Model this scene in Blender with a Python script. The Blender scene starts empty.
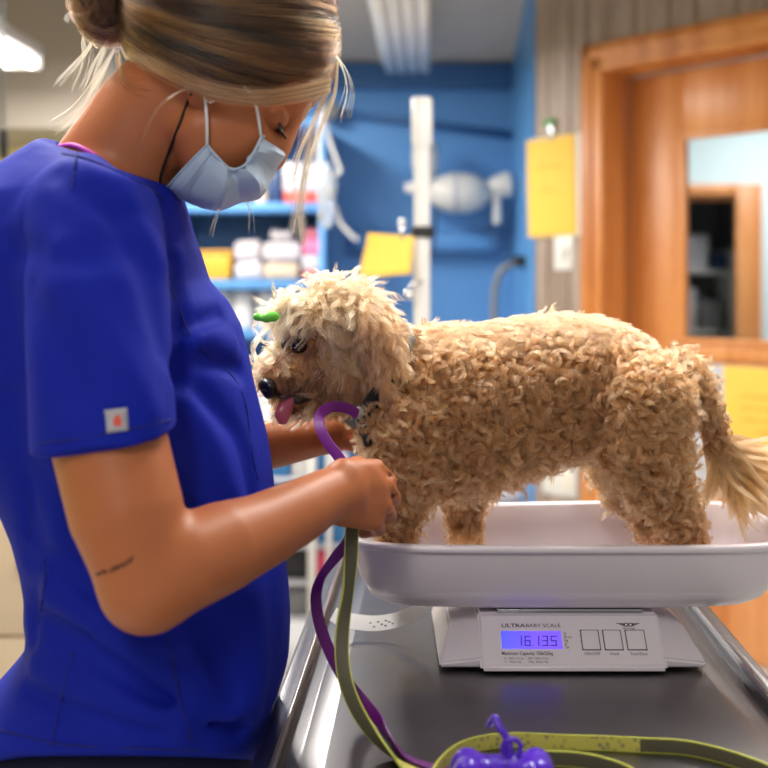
import bpy, bmesh, math, random
import numpy as np
from mathutils import Vector, Matrix
random.seed(7); rng = np.random.default_rng(7)
SC = bpy.context.scene
COL = SC.collection
CZ = 1.36                 # eye height of the camera
FP = 1120.0               # focal length in pixels of a 768 px wide frame
HOR = 284.0               # row of the horizon

def W(px, py, d):
    """point seen at (px,py) that stands d metres away (used to measure the room from the photograph)"""
    return np.array([(px-384.0)/FP*d, d, CZ+(HOR-py)/FP*d])
def V(*a): return np.array(a, dtype=float)
def nrm(v):
    v = np.asarray(v, float); return v/(np.linalg.norm(v)+1e-12)

# ------------------------------------------------------------------ objects
def tag(o, label=None, cat=None, group=None, kind=None):
    if label: o['label'] = label
    if cat: o['category'] = cat
    if group: o['group'] = group
    if kind: o['kind'] = kind
    return o
def empty(name, loc, label, cat, group=None, rz=0.0):
    o = bpy.data.objects.new(name, None); COL.objects.link(o)
    o.location = loc; o.rotation_euler = (0, 0, rz); o.empty_display_size = .05
    return tag(o, label, cat, group)
def world_of(o):
    M = Matrix.LocRotScale(o.location, o.rotation_euler, None)
    return M if o.parent is None else world_of(o.parent) @ M
def link(name, me, mats, parent=None, local=False):
    """link mesh `me`; its coordinates are world coordinates unless local"""
    o = bpy.data.objects.new(name, me); COL.objects.link(o)
    if not isinstance(mats, (list, tuple)): mats = [mats]
    for m in mats: me.materials.append(m)
    if parent is not None:
        o.parent = parent
        if not local:
            me.transform(world_of(parent).inverted())
    return o
def recenter(o):
    """put the origin of a parentless mesh at the bottom centre of its box"""
    me = o.data
    co = np.empty(len(me.vertices)*3); me.vertices.foreach_get('co', co); co = co.reshape(-1, 3)
    c = Vector(((co[:,0].min()+co[:,0].max())/2, (co[:,1].min()+co[:,1].max())/2, co[:,2].min()))
    me.transform(Matrix.Translation(-c)); o.location = c
    return o
def arr_mesh(name, verts, faces, smooth=True):
    me = bpy.data.meshes.new(name)
    verts = np.asarray(verts, np.float32)
    if isinstance(faces, np.ndarray) and faces.ndim == 2:
        nf, k = faces.shape
        me.vertices.add(len(verts)); me.vertices.foreach_set('co', verts.ravel())
        me.loops.add(nf*k); me.loops.foreach_set('vertex_index', faces.astype(np.int32).ravel())
        me.polygons.add(nf)
        me.polygons.foreach_set('loop_start', np.arange(0, nf*k, k, dtype=np.int32))
        me.update(calc_edges=True); me.validate()
    else:
        me.from_pydata([tuple(v) for v in verts], [], [tuple(f) for f in faces]); me.update()
    if smooth: me.polygons.foreach_set('use_smooth', np.ones(len(me.polygons), bool))
    return me
def bm_mesh(name, bm, smooth=False, angle=None):
    me = bpy.data.meshes.new(name); bmesh.ops.recalc_face_normals(bm, faces=bm.faces[:])
    bm.to_mesh(me); bm.free()
    if smooth:
        me.polygons.foreach_set('use_smooth', np.ones(len(me.polygons), bool))
        if angle is not None: me.set_sharp_from_angle(angle=math.radians(angle))
    return me
def bm_box(bm, lo, hi, bev=0.0, seg=2, M=None):
    lo = np.minimum(lo, hi) if False else lo
    r = bmesh.ops.create_cube(bm, size=1.0)
    vs = r['verts']
    S = Matrix.Diagonal((hi[0]-lo[0], hi[1]-lo[1], hi[2]-lo[2], 1))
    T = Matrix.Translation(((lo[0]+hi[0])/2, (lo[1]+hi[1])/2, (lo[2]+hi[2])/2))
    bmesh.ops.transform(bm, matrix=T @ S, verts=vs)
    if bev > 0:
        es = list({e for v in vs for e in v.link_edges})
        q = bmesh.ops.bevel(bm, geom=es, offset=bev, segments=seg, affect='EDGES', profile=.5)
        vs = list({v for f in q['faces'] for v in f.verts} | {v for v in vs if v.is_valid})
    if M is not None: bmesh.ops.transform(bm, matrix=M, verts=vs)
def box(name, lo, hi, mat, parent=None, bev=0.0, seg=2, M=None, label=None, cat=None, group=None, kind=None):
    bm = bmesh.new(); bm_box(bm, lo, hi, bev, seg, M)
    o = link(name, bm_mesh(name, bm, bev > 0, 35), mat, parent)
    if parent is None: recenter(o) if M is None else None
    return tag(o, label, cat, group, kind)
def tube_mesh(name, pts, rad, n=10, cap=True):
    pts = np.asarray(pts, float); N = len(pts)
    rad = np.full(N, rad) if np.isscalar(rad) else np.asarray(rad, float)
    T = np.gradient(pts, axis=0); T /= np.linalg.norm(T, axis=1)[:, None]+1e-12
    a = V(0, 0, 1) if abs(T[0, 2]) < .9 else V(1, 0, 0)
    nv = nrm(np.cross(T[0], a)); rings = []
    for i in range(N):
        nv = nrm(nv-T[i]*nv.dot(T[i])); b = np.cross(T[i], nv)
        th = np.arange(n)*2*math.pi/n
        rings.append(pts[i]+rad[i]*(np.cos(th)[:, None]*nv+np.sin(th)[:, None]*b))
    v = np.concatenate(rings); f = []
    for i in range(N-1):
        for j in range(n):
            k = (j+1) % n
            f.append((i*n+j, i*n+k, (i+1)*n+k, (i+1)*n+j))
    if cap:
        f.append(tuple(range(n-1, -1, -1))); f.append(tuple(range((N-1)*n, N*n)))
    return arr_mesh(name, v, f)
def tube(name, pts, rad, mat, parent=None, n=10, **kw):
    o = link(name, tube_mesh(name, pts, rad, n), mat, parent)
    if parent is None: recenter(o)
    return tag(o, **kw)
def spline(pts, n=60):
    """Catmull-Rom through the rows of pts (any number of columns)"""
    P = np.asarray(pts, float); P = np.vstack([2*P[0]-P[1], P, 2*P[-1]-P[-2]])
    m = len(P)-3; out = []
    for t in np.linspace(0, m-1e-9, n):
        i = int(t); u = t-i
        p0, p1, p2, p3 = P[i], P[i+1], P[i+2], P[i+3]
        out.append(.5*((2*p1)+(-p0+p2)*u+(2*p0-5*p1+4*p2-p3)*u*u+(-p0+3*p1-3*p2+p3)*u**3))
    return np.array(out)
def lathe(name, prof, mat, parent=None, loc=(0, 0, 0), n=28, M=None, **kw):
    v, f = [], []
    for r, z in prof:
        for j in range(n):
            th = 2*math.pi*j/n; v.append((loc[0]+r*math.cos(th), loc[1]+r*math.sin(th), loc[2]+z))
    for i in range(len(prof)-1):
        for j in range(n):
            k = (j+1) % n; f.append((i*n+j, i*n+k, (i+1)*n+k, (i+1)*n+j))
    f.append(tuple(range(n-1, -1, -1))); f.append(tuple(range((len(prof)-1)*n, len(prof)*n)))
    me = arr_mesh(name, v, f); me.set_sharp_from_angle(angle=math.radians(40))
    if M is not None: me.transform(M)
    o = link(name, me, mat, parent)
    if parent is None: recenter(o)
    return tag(o, **kw)
def ribbon(name, pts, wdirs, w, th, mats, parent=None):
    """strap: centre line pts, width direction per point, width w, thickness th; mats = [face, back, edge]"""
    P = np.asarray(pts, float); N = len(P)
    T = np.gradient(P, axis=0); T /= np.linalg.norm(T, axis=1)[:, None]+1e-12
    D = np.asarray(wdirs, float); D = D-(D*T).sum(1)[:, None]*T; D /= np.linalg.norm(D, axis=1)[:, None]+1e-12
    Nn = np.cross(T, D)
    e = w*.07; offs = [(-w/2, -th*.5), (-w/2+e, -th*.6), (w/2-e, -th*.6), (w/2, -th*.5), (w/2, th*.5), (w/2-e, th*.6), (-w/2+e, th*.6), (-w/2, th*.5)]
    v = np.concatenate([[P[i]+D[i]*a+Nn[i]*b for a, b in offs] for i in range(N)])
    f, mi = [], []
    slot = [2, 1, 2, 2, 2, 0, 2, 2]
    for i in range(N-1):
        for j in range(8):
            k = (j+1) % 8; f.append((i*8+j, i*8+k, (i+1)*8+k, (i+1)*8+j)); mi.append(slot[j])
    f.append(tuple(range(7, -1, -1))); mi.append(2); f.append(tuple(range((N-1)*8, N*8))); mi.append(2)
    me = arr_mesh(name, v, f); me.set_sharp_from_angle(angle=math.radians(50))
    # strap coordinates for the weave
    uv = me.uv_layers.new(name='UVMap')
    L = np.concatenate([[0], np.cumsum(np.linalg.norm(np.diff(P, axis=0), axis=1))])
    for lp in me.loops:
        i, j = divmod(lp.vertex_index, 8); uv.data[lp.index].uv = (L[i]/w, offs[j][0]/w+.5)
    o = link(name, me, mats, parent)
    me.polygons.foreach_set('material_index', np.array(mi, np.int32))
    return o

# ------------------------------------------------------------------ text and marks (flat printed geometry)
def text_mesh(name, s, size, align='LEFT', bold=0.0):
    c = bpy.data.curves.new(name, 'FONT'); c.body = s; c.size = size; c.align_x = align; c.offset = bold
    c.resolution_u = 3; c.extrude = 0.0
    o = bpy.data.objects.new(name, c); COL.objects.link(o)
    dg = bpy.context.evaluated_depsgraph_get()
    me = bpy.data.meshes.new_from_object(o.evaluated_get(dg))
    bpy.data.objects.remove(o); bpy.data.curves.remove(c)
    return me
def frame(o, ex, ey, ez=None):
    ex = nrm(ex); ey = nrm(ey); ez = np.cross(ex, ey)
    M = Matrix.Identity(4)
    for i in range(3):
        M[i][0] = ex[i]; M[i][1] = ey[i]; M[i][2] = ez[i]; M[i][3] = o[i]
    return M

# ------------------------------------------------------------------ signed distance modelling
class Field:
    def __init__(s, lo, hi, h):
        s.lo = np.asarray(lo, float); s.h = h
        s.n = np.ceil((np.asarray(hi, float)-s.lo)/h).astype(int)+1
        s.F = np.full(s.n, .25, np.float32)
        s.ax = [(s.lo[i]+np.arange(s.n[i])*h).astype(np.float32) for i in range(3)]
    def _sl(s, lo, hi, pad):
        a = np.clip(np.floor((np.asarray(lo)-pad-s.lo)/s.h).astype(int), 0, s.n)
        b = np.clip(np.ceil((np.asarray(hi)+pad-s.lo)/s.h).astype(int)+1, 0, s.n)
        if np.any(b <= a): return None, None
        sl = tuple(slice(a[i], b[i]) for i in range(3))
        P = (s.ax[0][sl[0]][:, None, None], s.ax[1][sl[1]][None, :, None], s.ax[2][sl[2]][None, None, :])
        return sl, P
    def add(s, prim, k=.01):
        fn, lo, hi = prim; sl, P = s._sl(lo, hi, max(k, .004)+3*s.h)
        if sl is None: return
        d = fn(*P).astype(np.float32); a = s.F[sl]
        if k <= 0: s.F[sl] = np.minimum(a, d); return
        t = np.clip(.5+.5*(a-d)/k, 0, 1); s.F[sl] = a*(1-t)+d*t-k*t*(1-t)
    def sub(s, prim, k=.004):
        fn, lo, hi = prim; sl, P = s._sl(lo, hi, k+3*s.h)
        if sl is None: return
        d = -fn(*P).astype(np.float32); a = s.F[sl]
        t = np.clip(.5-.5*(a-d)/max(k, 1e-5), 0, 1); s.F[sl] = a*(1-t)+d*t+k*t*(1-t)
    def warp(s, fn, lo=None, hi=None):
        sl, P = s._sl(s.lo if lo is None else lo, s.lo+s.n*s.h if hi is None else hi, 0)
        if sl is None: return
        s.F[sl] += fn(*P).astype(np.float32)
    def mesh(s, name, smooth=2):
        v, q = surface_nets(s.F, s.lo, s.h)
        me = arr_mesh(name, v, q)
        if smooth:
            bm = bmesh.new(); bm.from_mesh(me)
            for _ in range(smooth): bmesh.ops.smooth_vert(bm, verts=bm.verts[:], factor=.5, use_axis_x=True, use_axis_y=True, use_axis_z=True)
            bm.to_mesh(me); bm.free()
            me.polygons.foreach_set('use_smooth', np.ones(len(me.polygons), bool))
        return me
def surface_nets(F, lo, h):
    S = F < 0
    nx, ny, nz = F.shape
    cnt = np.zeros((nx-1, ny-1, nz-1), np.int8)
    for i in (0, 1):
        for j in (0, 1):
            for k in (0, 1): cnt += S[i:nx-1+i, j:ny-1+j, k:nz-1+k]
    act = (cnt > 0) & (cnt < 8)
    I, J, K = np.nonzero(act); n = len(I)
    idx = np.full(act.shape, -1, np.int32); idx[I, J, K] = np.arange(n)
    acc = np.zeros((n, 3)); num = np.zeros(n)
    cs = [(0, 0, 0), (1, 0, 0), (0, 1, 0), (1, 1, 0), (0, 0, 1), (1, 0, 1), (0, 1, 1), (1, 1, 1)]
    val = [F[I+a, J+b, K+c] for a, b, c in cs]
    for e0, e1 in ((0,1),(2,3),(4,5),(6,7),(0,2),(1,3),(4,6),(5,7),(0,4),(1,5),(2,6),(3,7)):
        a, b = val[e0], val[e1]; m = (a < 0) != (b < 0)
        t = np.where(m, a/np.where(m, a-b, 1), 0)
        p = np.array(cs[e0])[None]+t[:, None]*(np.array(cs[e1])-np.array(cs[e0]))[None]
        acc += p*m[:, None]; num += m
    v = lo+h*(np.stack([I, J, K], 1)+acc/num[:, None])
    quads = []
    def emit(m, off, flip):
        i, j, k = np.nonzero(m); i = i+off[0][0]; j = j+off[0][1]; k = k+off[0][2]
        A = [idx[i+o[0], j+o[1], k+o[2]] for o in off[1]]
        f = flip(i, j, k); Q = np.stack(A, 1); Q[f] = Q[f][:, ::-1]; quads.append(Q)
    # x edges
    m = S[:-1, 1:-1, 1:-1] != S[1:, 1:-1, 1:-1]
    emit(m, ((0, 1, 1), ((0, -1, -1), (0, 0, -1), (0, 0, 0), (0, -1, 0))), lambda i, j, k: ~S[i, j, k])
    m = S[1:-1, :-1, 1:-1] != S[1:-1, 1:, 1:-1]
    emit(m, ((1, 0, 1), ((-1, 0, -1), (-1, 0, 0), (0, 0, 0), (0, 0, -1))), lambda i, j, k: ~S[i, j, k])
    m = S[1:-1, 1:-1, :-1] != S[1:-1, 1:-1, 1:]
    emit(m, ((1, 1, 0), ((-1, -1, 0), (0, -1, 0), (0, 0, 0), (-1, 0, 0))), lambda i, j, k: ~S[i, j, k])
    return v, np.concatenate(quads)
def cone(a, b, r1, r2):
    a = np.asarray(a, float); b = np.asarray(b, float); ba = b-a; L = ba.dot(ba)+1e-12; R = max(r1, r2)
    def fn(X, Y, Z):
        x, y, z = X-a[0], Y-a[1], Z-a[2]
        t = np.clip((x*ba[0]+y*ba[1]+z*ba[2])/L, 0, 1)
        return np.sqrt((x-t*ba[0])**2+(y-t*ba[1])**2+(z-t*ba[2])**2)-(r1+(r2-r1)*t)
    return fn, np.minimum(a, b)-R, np.maximum(a, b)+R
def chain(pts, rad):
    ps = [cone(pts[i], pts[i+1], rad[i], rad[i+1]) for i in range(len(pts)-1)]
    def fn(X, Y, Z):
        d = ps[0][0](X, Y, Z)
        for p in ps[1:]: d = np.minimum(d, p[0](X, Y, Z))
        return d
    return fn, np.min([p[1] for p in ps], 0), np.max([p[2] for p in ps], 0)
def ell(c, r, R=None):
    c = np.asarray(c, float); r = np.asarray(r, float)
    R = np.eye(3) if R is None else np.asarray(R, float)      # rows = axes
    def fn(X, Y, Z):
        x, y, z = X-c[0], Y-c[1], Z-c[2]
        q = [(R[i][0]*x+R[i][1]*y+R[i][2]*z) for i in range(3)]
        k0 = np.sqrt((q[0]/r[0])**2+(q[1]/r[1])**2+(q[2]/r[2])**2)
        k1 = np.sqrt((q[0]/r[0]**2)**2+(q[1]/r[1]**2)**2+(q[2]/r[2]**2)**2)+1e-9
        return k0*(k0-1)/k1
    e = np.sqrt((R**2*(r**2)[:, None]).sum(0))
    return fn, c-e, c+e
def loft(axis, s, c1, r1, c2, r2, ex=2.0):
    """stack of ellipses along axis (0 or 2). sections at s; centre/radius in the two other axes"""
    s = np.asarray(s, float); o = np.argsort(s); s = s[o]
    c1, r1, c2, r2 = [np.asarray(q, float)[o] for q in (c1, r1, c2, r2)]
    ax = [i for i in range(3) if i != axis]
    def fn(*P):
        t = P[axis]; tc = np.clip(t, s[0], s[-1])
        a, ra, b, rb = [np.interp(tc, s, q) for q in (c1, r1, c2, r2)]
        u = np.abs(P[ax[0]]-a)/ra; v = np.abs(P[ax[1]]-b)/rb
        d = ((u**ex+v**ex)**(1/ex)-1)*np.minimum(ra, rb)
        e = np.maximum(s[0]-t, t-s[-1])
        return np.where(e > 0, np.maximum(d, e), d)
    lo = np.zeros(3); hi = np.zeros(3)
    lo[axis], hi[axis] = s[0], s[-1]
    lo[ax[0]], hi[ax[0]] = (c1-r1).min(), (c1+r1).max(); lo[ax[1]], hi[ax[1]] = (c2-r2).min(), (c2+r2).max()
    return fn, lo, hi
def half(p, n, lo, hi):
    """half space on the +n side of p"""
    p = np.asarray(p, float); n = nrm(n)
    return (lambda X, Y, Z: -((X-p[0])*n[0]+(Y-p[1])*n[1]+(Z-p[2])*n[2])), np.asarray(lo), np.asarray(hi)

# ------------------------------------------------------------------ hair curves
def curves_obj(name, pts, radius, color, mat, parent):
    """pts (S,N,3) strands; radius (S,N) or (N,); color (S,3)"""
    S, N, _ = pts.shape
    h = bpy.data.hair_curves.new(name)
    h.add_curves([N]*S)
    M = np.eye(4)
    if parent is not None:
        M = np.array(world_of(parent).inverted())
    P = pts.reshape(-1, 3) @ M[:3, :3].T+M[:3, 3]
    h.attributes['position'].data.foreach_set('vector', P.astype(np.float32).ravel())
    r = h.attributes.get('radius') or h.attributes.new('radius', 'FLOAT', 'POINT')
    r.data.foreach_set('value', np.broadcast_to(radius, (S, N)).astype(np.float32).ravel())
    c = h.attributes.new('tint', 'FLOAT_COLOR', 'CURVE')
    c.data.foreach_set('color', np.concatenate([color, np.ones((S, 1))], 1).astype(np.float32).ravel())
    h.materials.append(mat)
    o = bpy.data.objects.new(name, h); COL.objects.link(o)
    if parent is not None: o.parent = parent
    return o

# ------------------------------------------------------------------ materials
def srgb(r, g, b):
    f = lambda c: (c/255/12.92) if c/255 <= .04045 else ((c/255+.055)/1.055)**2.4
    return (f(r), f(g), f(b), 1)
def mat(name, col, rough=.5, metal=0.0, spec=.5, **kw):
    m = bpy.data.materials.new(name); m.use_nodes = True
    b = m.node_tree.nodes['Principled BSDF']
    b.inputs['Base Color'].default_value = col if len(col) == 4 else (*col, 1)
    b.inputs['Roughness'].default_value = rough; b.inputs['Metallic'].default_value = metal
    b.inputs['Specular IOR Level'].default_value = spec
    for k, v in kw.items(): b.inputs[k.replace('_', ' ')].default_value = v
    return m
def nodes(m): return m.node_tree.nodes, m.node_tree.links, m.node_tree.nodes['Principled BSDF']
def vary(m, scale, amount, c2=None, stretch=(1, 1, 1), bump=0.0, detail=4, coord='Object', bscale=None):
    """noise colour variation (towards c2) and bump"""
    N, L, b = nodes(m)
    tc = N.new('ShaderNodeTexCoord'); mp = N.new('ShaderNodeMapping'); mp.inputs['Scale'].default_value = stretch
    L.new(tc.outputs[coord], mp.inputs['Vector'])
    nz = N.new('ShaderNodeTexNoise'); nz.inputs['Scale'].default_value = scale; nz.inputs['Detail'].default_value = detail
    L.new(mp.outputs[0], nz.inputs['Vector'])
    if amount > 0:
        mx = N.new('ShaderNodeMix'); mx.data_type = 'RGBA'
        base = tuple(b.inputs['Base Color'].default_value)
        c2 = c2 or tuple(c*.6 for c in base[:3])+(1,)
        mx.inputs['A'].default_value = base; mx.inputs['B'].default_value = c2
        rp = N.new('ShaderNodeMapRange'); rp.inputs['From Min'].default_value = .35; rp.inputs['From Max'].default_value = .7
        rp.inputs['To Max'].default_value = amount
        L.new(nz.outputs[0], rp.inputs['Value']); L.new(rp.outputs[0], mx.inputs['Factor'])
        L.new(mx.outputs['Result'], b.inputs['Base Color'])
    if bump > 0:
        if bscale:
            nz = N.new('ShaderNodeTexNoise'); nz.inputs['Scale'].default_value = bscale; L.new(mp.outputs[0], nz.inputs['Vector'])
        bp = N.new('ShaderNodeBump'); bp.inputs['Strength'].default_value = bump; bp.inputs['Distance'].default_value = .002
        L.new(nz.outputs[0], bp.inputs['Height']); L.new(bp.outputs[0], b.inputs['Normal'])
    return m
def emit(name, col, s):
    m = bpy.data.materials.new(name); m.use_nodes = True
    b = m.node_tree.nodes['Principled BSDF']; b.inputs['Base Color'].default_value = col
    b.inputs['Emission Color'].default_value = col; b.inputs['Emission Strength'].default_value = s
    return m
# =====================================================================  MATERIALS OF THE ROOM
M = {}
M['blue_wall'] = vary(mat('blue_wall_paint', srgb(92, 152, 214), .55), 3, .12, bump=.05, bscale=80)
M['blue_trim'] = mat('blue_gloss_paint', srgb(92, 152, 212), .4)
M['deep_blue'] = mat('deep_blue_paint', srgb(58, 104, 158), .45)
M['shelf_blue'] = mat('blue_shelf_paint', srgb(78, 134, 190), .45)
M['ceiling'] = vary(mat('ceiling_tile', srgb(196, 190, 184), .8), 6, .3, srgb(170, 164, 158), bump=.2, bscale=120)
M['cream'] = mat('cream_paint', srgb(236, 224, 170), .6)
M['soffit'] = mat('soffit_paint', srgb(150, 141, 131), .6)
M['floor'] = vary(mat('vinyl_floor', srgb(205, 203, 200), .35), 14, .25, srgb(176, 174, 172))
M['white_paint'] = mat('white_paint', srgb(212, 234, 238), .5)
M['beige'] = vary(mat('beige_laminate', srgb(206, 186, 160), .45), 5, .2, srgb(190, 168, 142))
M['oak'] = mat('honey_oak', srgb(206, 128, 62), .38)
def wood(m, c1, c2, c3, scale=9):
    N, L, b = nodes(m)
    tc = N.new('ShaderNodeTexCoord'); mp = N.new('ShaderNodeMapping'); mp.inputs['Scale'].default_value = (1, 1, .09)
    L.new(tc.outputs['Object'], mp.inputs[0])
    n1 = N.new('ShaderNodeTexNoise'); n1.inputs['Scale'].default_value = scale; n1.inputs['Detail'].default_value = 6; n1.inputs['Distortion'].default_value = .4
    n2 = N.new('ShaderNodeTexNoise'); n2.inputs['Scale'].default_value = scale*11; n2.inputs['Detail'].default_value = 3
    L.new(mp.outputs[0], n1.inputs['Vector']); L.new(mp.outputs[0], n2.inputs['Vector'])
    ad = N.new('ShaderNodeMath'); ad.operation = 'MULTIPLY_ADD'; ad.inputs[1].default_value = .35
    L.new(n2.outputs[0], ad.inputs[0]); L.new(n1.outputs[0], ad.inputs[2])
    cr = N.new('ShaderNodeValToRGB'); e = cr.color_ramp.elements
    e[0].position = .5; e[0].color = c1; e[1].position = .85; e[1].color = c3
    x = cr.color_ramp.elements.new(.67); x.color = c2
    L.new(ad.outputs[0], cr.inputs[0]); L.new(cr.outputs[0], b.inputs['Base Color'])
    return m
wood(M['oak'], srgb(184, 108, 46), srgb(206, 130, 64), srgb(222, 150, 84))
M['oak_pale'] = wood(mat('pale_oak', srgb(222, 160, 110), .35), srgb(194, 118, 58), srgb(212, 140, 80), srgb(224, 158, 100))
# grooved wall panelling: planks of differing width (grooves are in the geometry), each with its own grain
M['panel'] = wood(mat('grey_brown_panelling', srgb(150, 132, 118), .5), srgb(134, 116, 104), srgb(156, 138, 125), srgb(174, 157, 145), 14)
M['groove'] = mat('panel_groove', srgb(84, 66, 54), .7)
M['white_plastic'] = mat('white_plastic', srgb(222, 221, 219), .35)
M['yellow_paper'] = vary(mat('yellow_paper', srgb(246, 200, 84), .7), 20, .25, srgb(238, 186, 66))
M['white_paper'] = mat('white_paper', srgb(240, 240, 238), .7)
M['grey_board'] = mat('grey_board', srgb(190, 192, 200), .6)
M['steel'] = mat('brushed_steel', srgb(176, 178, 182), .3, 1.0)
M['chrome'] = mat('chrome', srgb(220, 222, 225), .12, 1.0)
M['dark'] = mat('black_plastic', srgb(30, 30, 34), .5)
M['grey'] = mat('grey_plastic', srgb(120, 122, 124), .5)
M['lamp_on'] = emit('lit_tube', (1, .96, .9, 1), 9.0)
M['diffuser'] = mat('ribbed_diffuser', srgb(240, 242, 244), .35)
M['clear'] = mat('clear_vinyl', srgb(235, 240, 245), .2, Transmission_Weight=.75, Alpha=1.0)
M['silicone'] = mat('translucent_silicone', srgb(228, 228, 226), .35, Transmission_Weight=.25)
g = M['glass'] = mat('window_glass', (1, 1, 1, 1), .0); nodes(g)[2].inputs['Transmission Weight'].default_value = 1.0; nodes(g)[2].inputs['IOR'].default_value = 1.02
for nm, c in dict(red=(206, 74, 56), pink=(226, 120, 160), hot_pink=(236, 84, 120), teal=(44, 140, 150), bin_blue=(52, 120, 176), yellow=(216, 160, 46), navy=(26, 52, 92), offwhite=(196, 189, 192), green=(52, 150, 70), tan=(198, 176, 150)).items():
    M[nm] = mat(nm+'_plastic', srgb(*c), .5)

# =====================================================================  ROOM SHELL
YB = 5.8          # back wall
XS = .66          # blue side wall
CH = 2.494        # height of the ceiling where it meets the back wall
TOP_ = 2.90       # main ceiling
def ceil_at(y): return TOP_ if y < 4.6 else TOP_-(y-4.6)*(TOP_-CH)/1.2
def S(o): o['kind'] = 'structure'; return o
S(box('floor', (-3.2, -1.6, -.05), (4.6, 8.6, 0), M['floor']))
S(box('ceiling', (-3.2, -1.6, TOP_), (4.6, 4.6, TOP_+.05), M['ceiling']))
bm = bmesh.new(); vs = [bm.verts.new((x, y, ceil_at(y)+dz)) for dz in (0, .05) for y in (4.6, 5.85) for x in (-3.2, .96)]
for q in ((0, 1, 3, 2), (4, 6, 7, 5), (0, 4, 5, 1), (2, 3, 7, 6), (0, 2, 6, 4), (1, 5, 7, 3)): bm.faces.new([vs[i] for i in q])
S(link('ceiling_slope', bm_mesh('ceiling_slope', bm), M['ceiling']))
S(box('ceiling_beyond', (.9, 4.6, 2.6), (4.6, 8.6, 2.65), M['ceiling']))
S(box('wall_back', (-1.3, YB, 0), (XS+.1, YB+.1, CH), M['blue_wall']))
S(box('wall_far_left', (-3.2, YB, 0), (-1.3, YB+.1, TOP_), M['cream']))
S(box('wall_left', (-3.2, -1.6, 0), (-3.1, YB, TOP_), M['cream']))
S(box('wall_side', (XS, 4.93, 0), (XS+.09, YB, 2.84), M['blue_trim']))
S(box('trim_1', (-3.1, 5.1, 2.07), (-1.25, YB, 2.74), M['soffit']))
# dark blue painted beam along the top of the blue wall
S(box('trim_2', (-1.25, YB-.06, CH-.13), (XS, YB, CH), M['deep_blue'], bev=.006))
# panelled wall that runs diagonally towards the camera, with the door in it
WO = V(XS, 4.9, 0); WU = nrm(V(.66, -.75, 0)); WN = nrm(V(.75, .66, 0)); WN = nrm(WN-WU*WN.dot(WU))
WM = frame(WO, WU, WN)                     # local: x along the wall, y into the wall, z up
def wallbox(bm, t0, t1, z0, z1, s0, s1, bev=0.0): bm_box(bm, (t0, s0, z0), (t1, s1, z1), bev)
DT0, DT1, DZ = .384, 1.36, 2.235
bm = bmesh.new()
edges = [0, .085, .21, .30, .384]
tt = [0, .075, .19, .285, .405, .53, .69, .81, .98, 1.10, 1.25, 1.36, 1.5, 1.62, 1.8, 1.95, 2.1, 2.3, 2.45, 2.6, 2.8, 3.0, 3.2, 3.4, 3.6]
for a, b in zip(tt[:-1], tt[1:]):
    z0 = DZ if (a > .28 and b < 1.37) else 0
    if a < DT0 < b: bm_box(bm, (a+.0025, 0, 0), (DT0-.0015, .15, TOP_), .003, 1); a = DT0; z0 = DZ; bm_box(bm, (a, .0, z0), (b-.003, .15, TOP_), .003, 1); continue
    bm_box(bm, (a+.0025, 0, z0), (b-.0025, .15, TOP_), .003, 1)
S(link('wall_right', bm_mesh('wall_right', bm), M['panel'])).matrix_world = WM
bm = bmesh.new(); bm_box(bm, (0, .006, 0), (DT0-.002, .145, TOP_)); bm_box(bm, (DT0, .006, DZ+.002), (DT1, .145, TOP_)); bm_box(bm, (DT1+.002, .006, 0), (3.6, .145, TOP_))
S(link('trim_3', bm_mesh('trim_3', bm), M['groove'])).matrix_world = WM
# door casing and jamb
bm = bmesh.new()
for d0, d1, s in ((0, .118, .018), (.02, .06, .028), (.085, .112, .024)):
    bm_box(bm, (DT0-.118+d0, -s, 0), (DT0-.118+d1, -.0, DZ+.118-d0), .004)
    bm_box(bm, (DT1+.118-d1, -s, 0), (DT1+.118-d0, 0, DZ+.118-d0), .004)
    bm_box(bm, (DT0-.118+d0, -s, DZ+.118-d1), (DT1+.118-d0, 0, DZ+.118-d0), .004)
S(link('trim_4', bm_mesh('trim_4', bm, True, 35), M['oak'])).matrix_world = WM
bm = bmesh.new()
bm_box(bm, (DT0-.02, -.001, 0), (DT0, .19, DZ)); bm_box(bm, (DT1, -.001, 0), (DT1+.02, .19, DZ)); bm_box(bm, (DT0-.02, -.001, DZ-.0), (DT1+.02, .19, DZ+.02))
bm_box(bm, (DT0, .07, 0), (DT0+.012, .11, DZ), .002); bm_box(bm, (DT1-.012, .07, 0), (DT1, .11, DZ), .002); bm_box(bm, (DT0+.012, .07, DZ-.012), (DT1-.012, .11, DZ), .002)
S(link('trim_5', bm_mesh('trim_5', bm, True, 35), M['oak'])).matrix_world = WM
# door leaf: wide stiles, glazed top, solid bottom
door = bpy.data.objects.new('door_1', None); COL.objects.link(door); door.matrix_world = WM; door['kind'] = 'structure'
GT0, GT1, GZ0, GZ1 = .654, 1.11, 1.134, 1.952
bm = bmesh.new(); y0, y1 = .15, .19
bm_box(bm, (DT0+.014, y0, .01), (GT0, y1, DZ-.014), .003); bm_box(bm, (GT1, y0, .01), (DT1-.014, y1, DZ-.014), .003)
bm_box(bm, (GT0, y0, GZ1), (GT1, y1, DZ-.014), .003); bm_box(bm, (GT0, y0+.002, .01), (GT1, y1, GZ0), .003)
for a, b, c, d in ((GT0-.012, GT0+.012, GZ0-.012, GZ1+.012), (GT1-.012, GT1+.012, GZ0-.012, GZ1+.012), (GT0, GT1, GZ1-.012, GZ1+.012), (GT0, GT1, GZ0-.012, GZ0+.012)):
    bm_box(bm, (a, y0-.008, c), (b, y0+.02, d), .003)
bm_box(bm, (GT0-.012, y0-.014, GZ0-.075), (GT1+.012, y0+.005, GZ0-.02), .004)
link('door_leaf', bm_mesh('door_leaf', bm, True, 35), M['oak_pale'], door, local=True)
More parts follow.
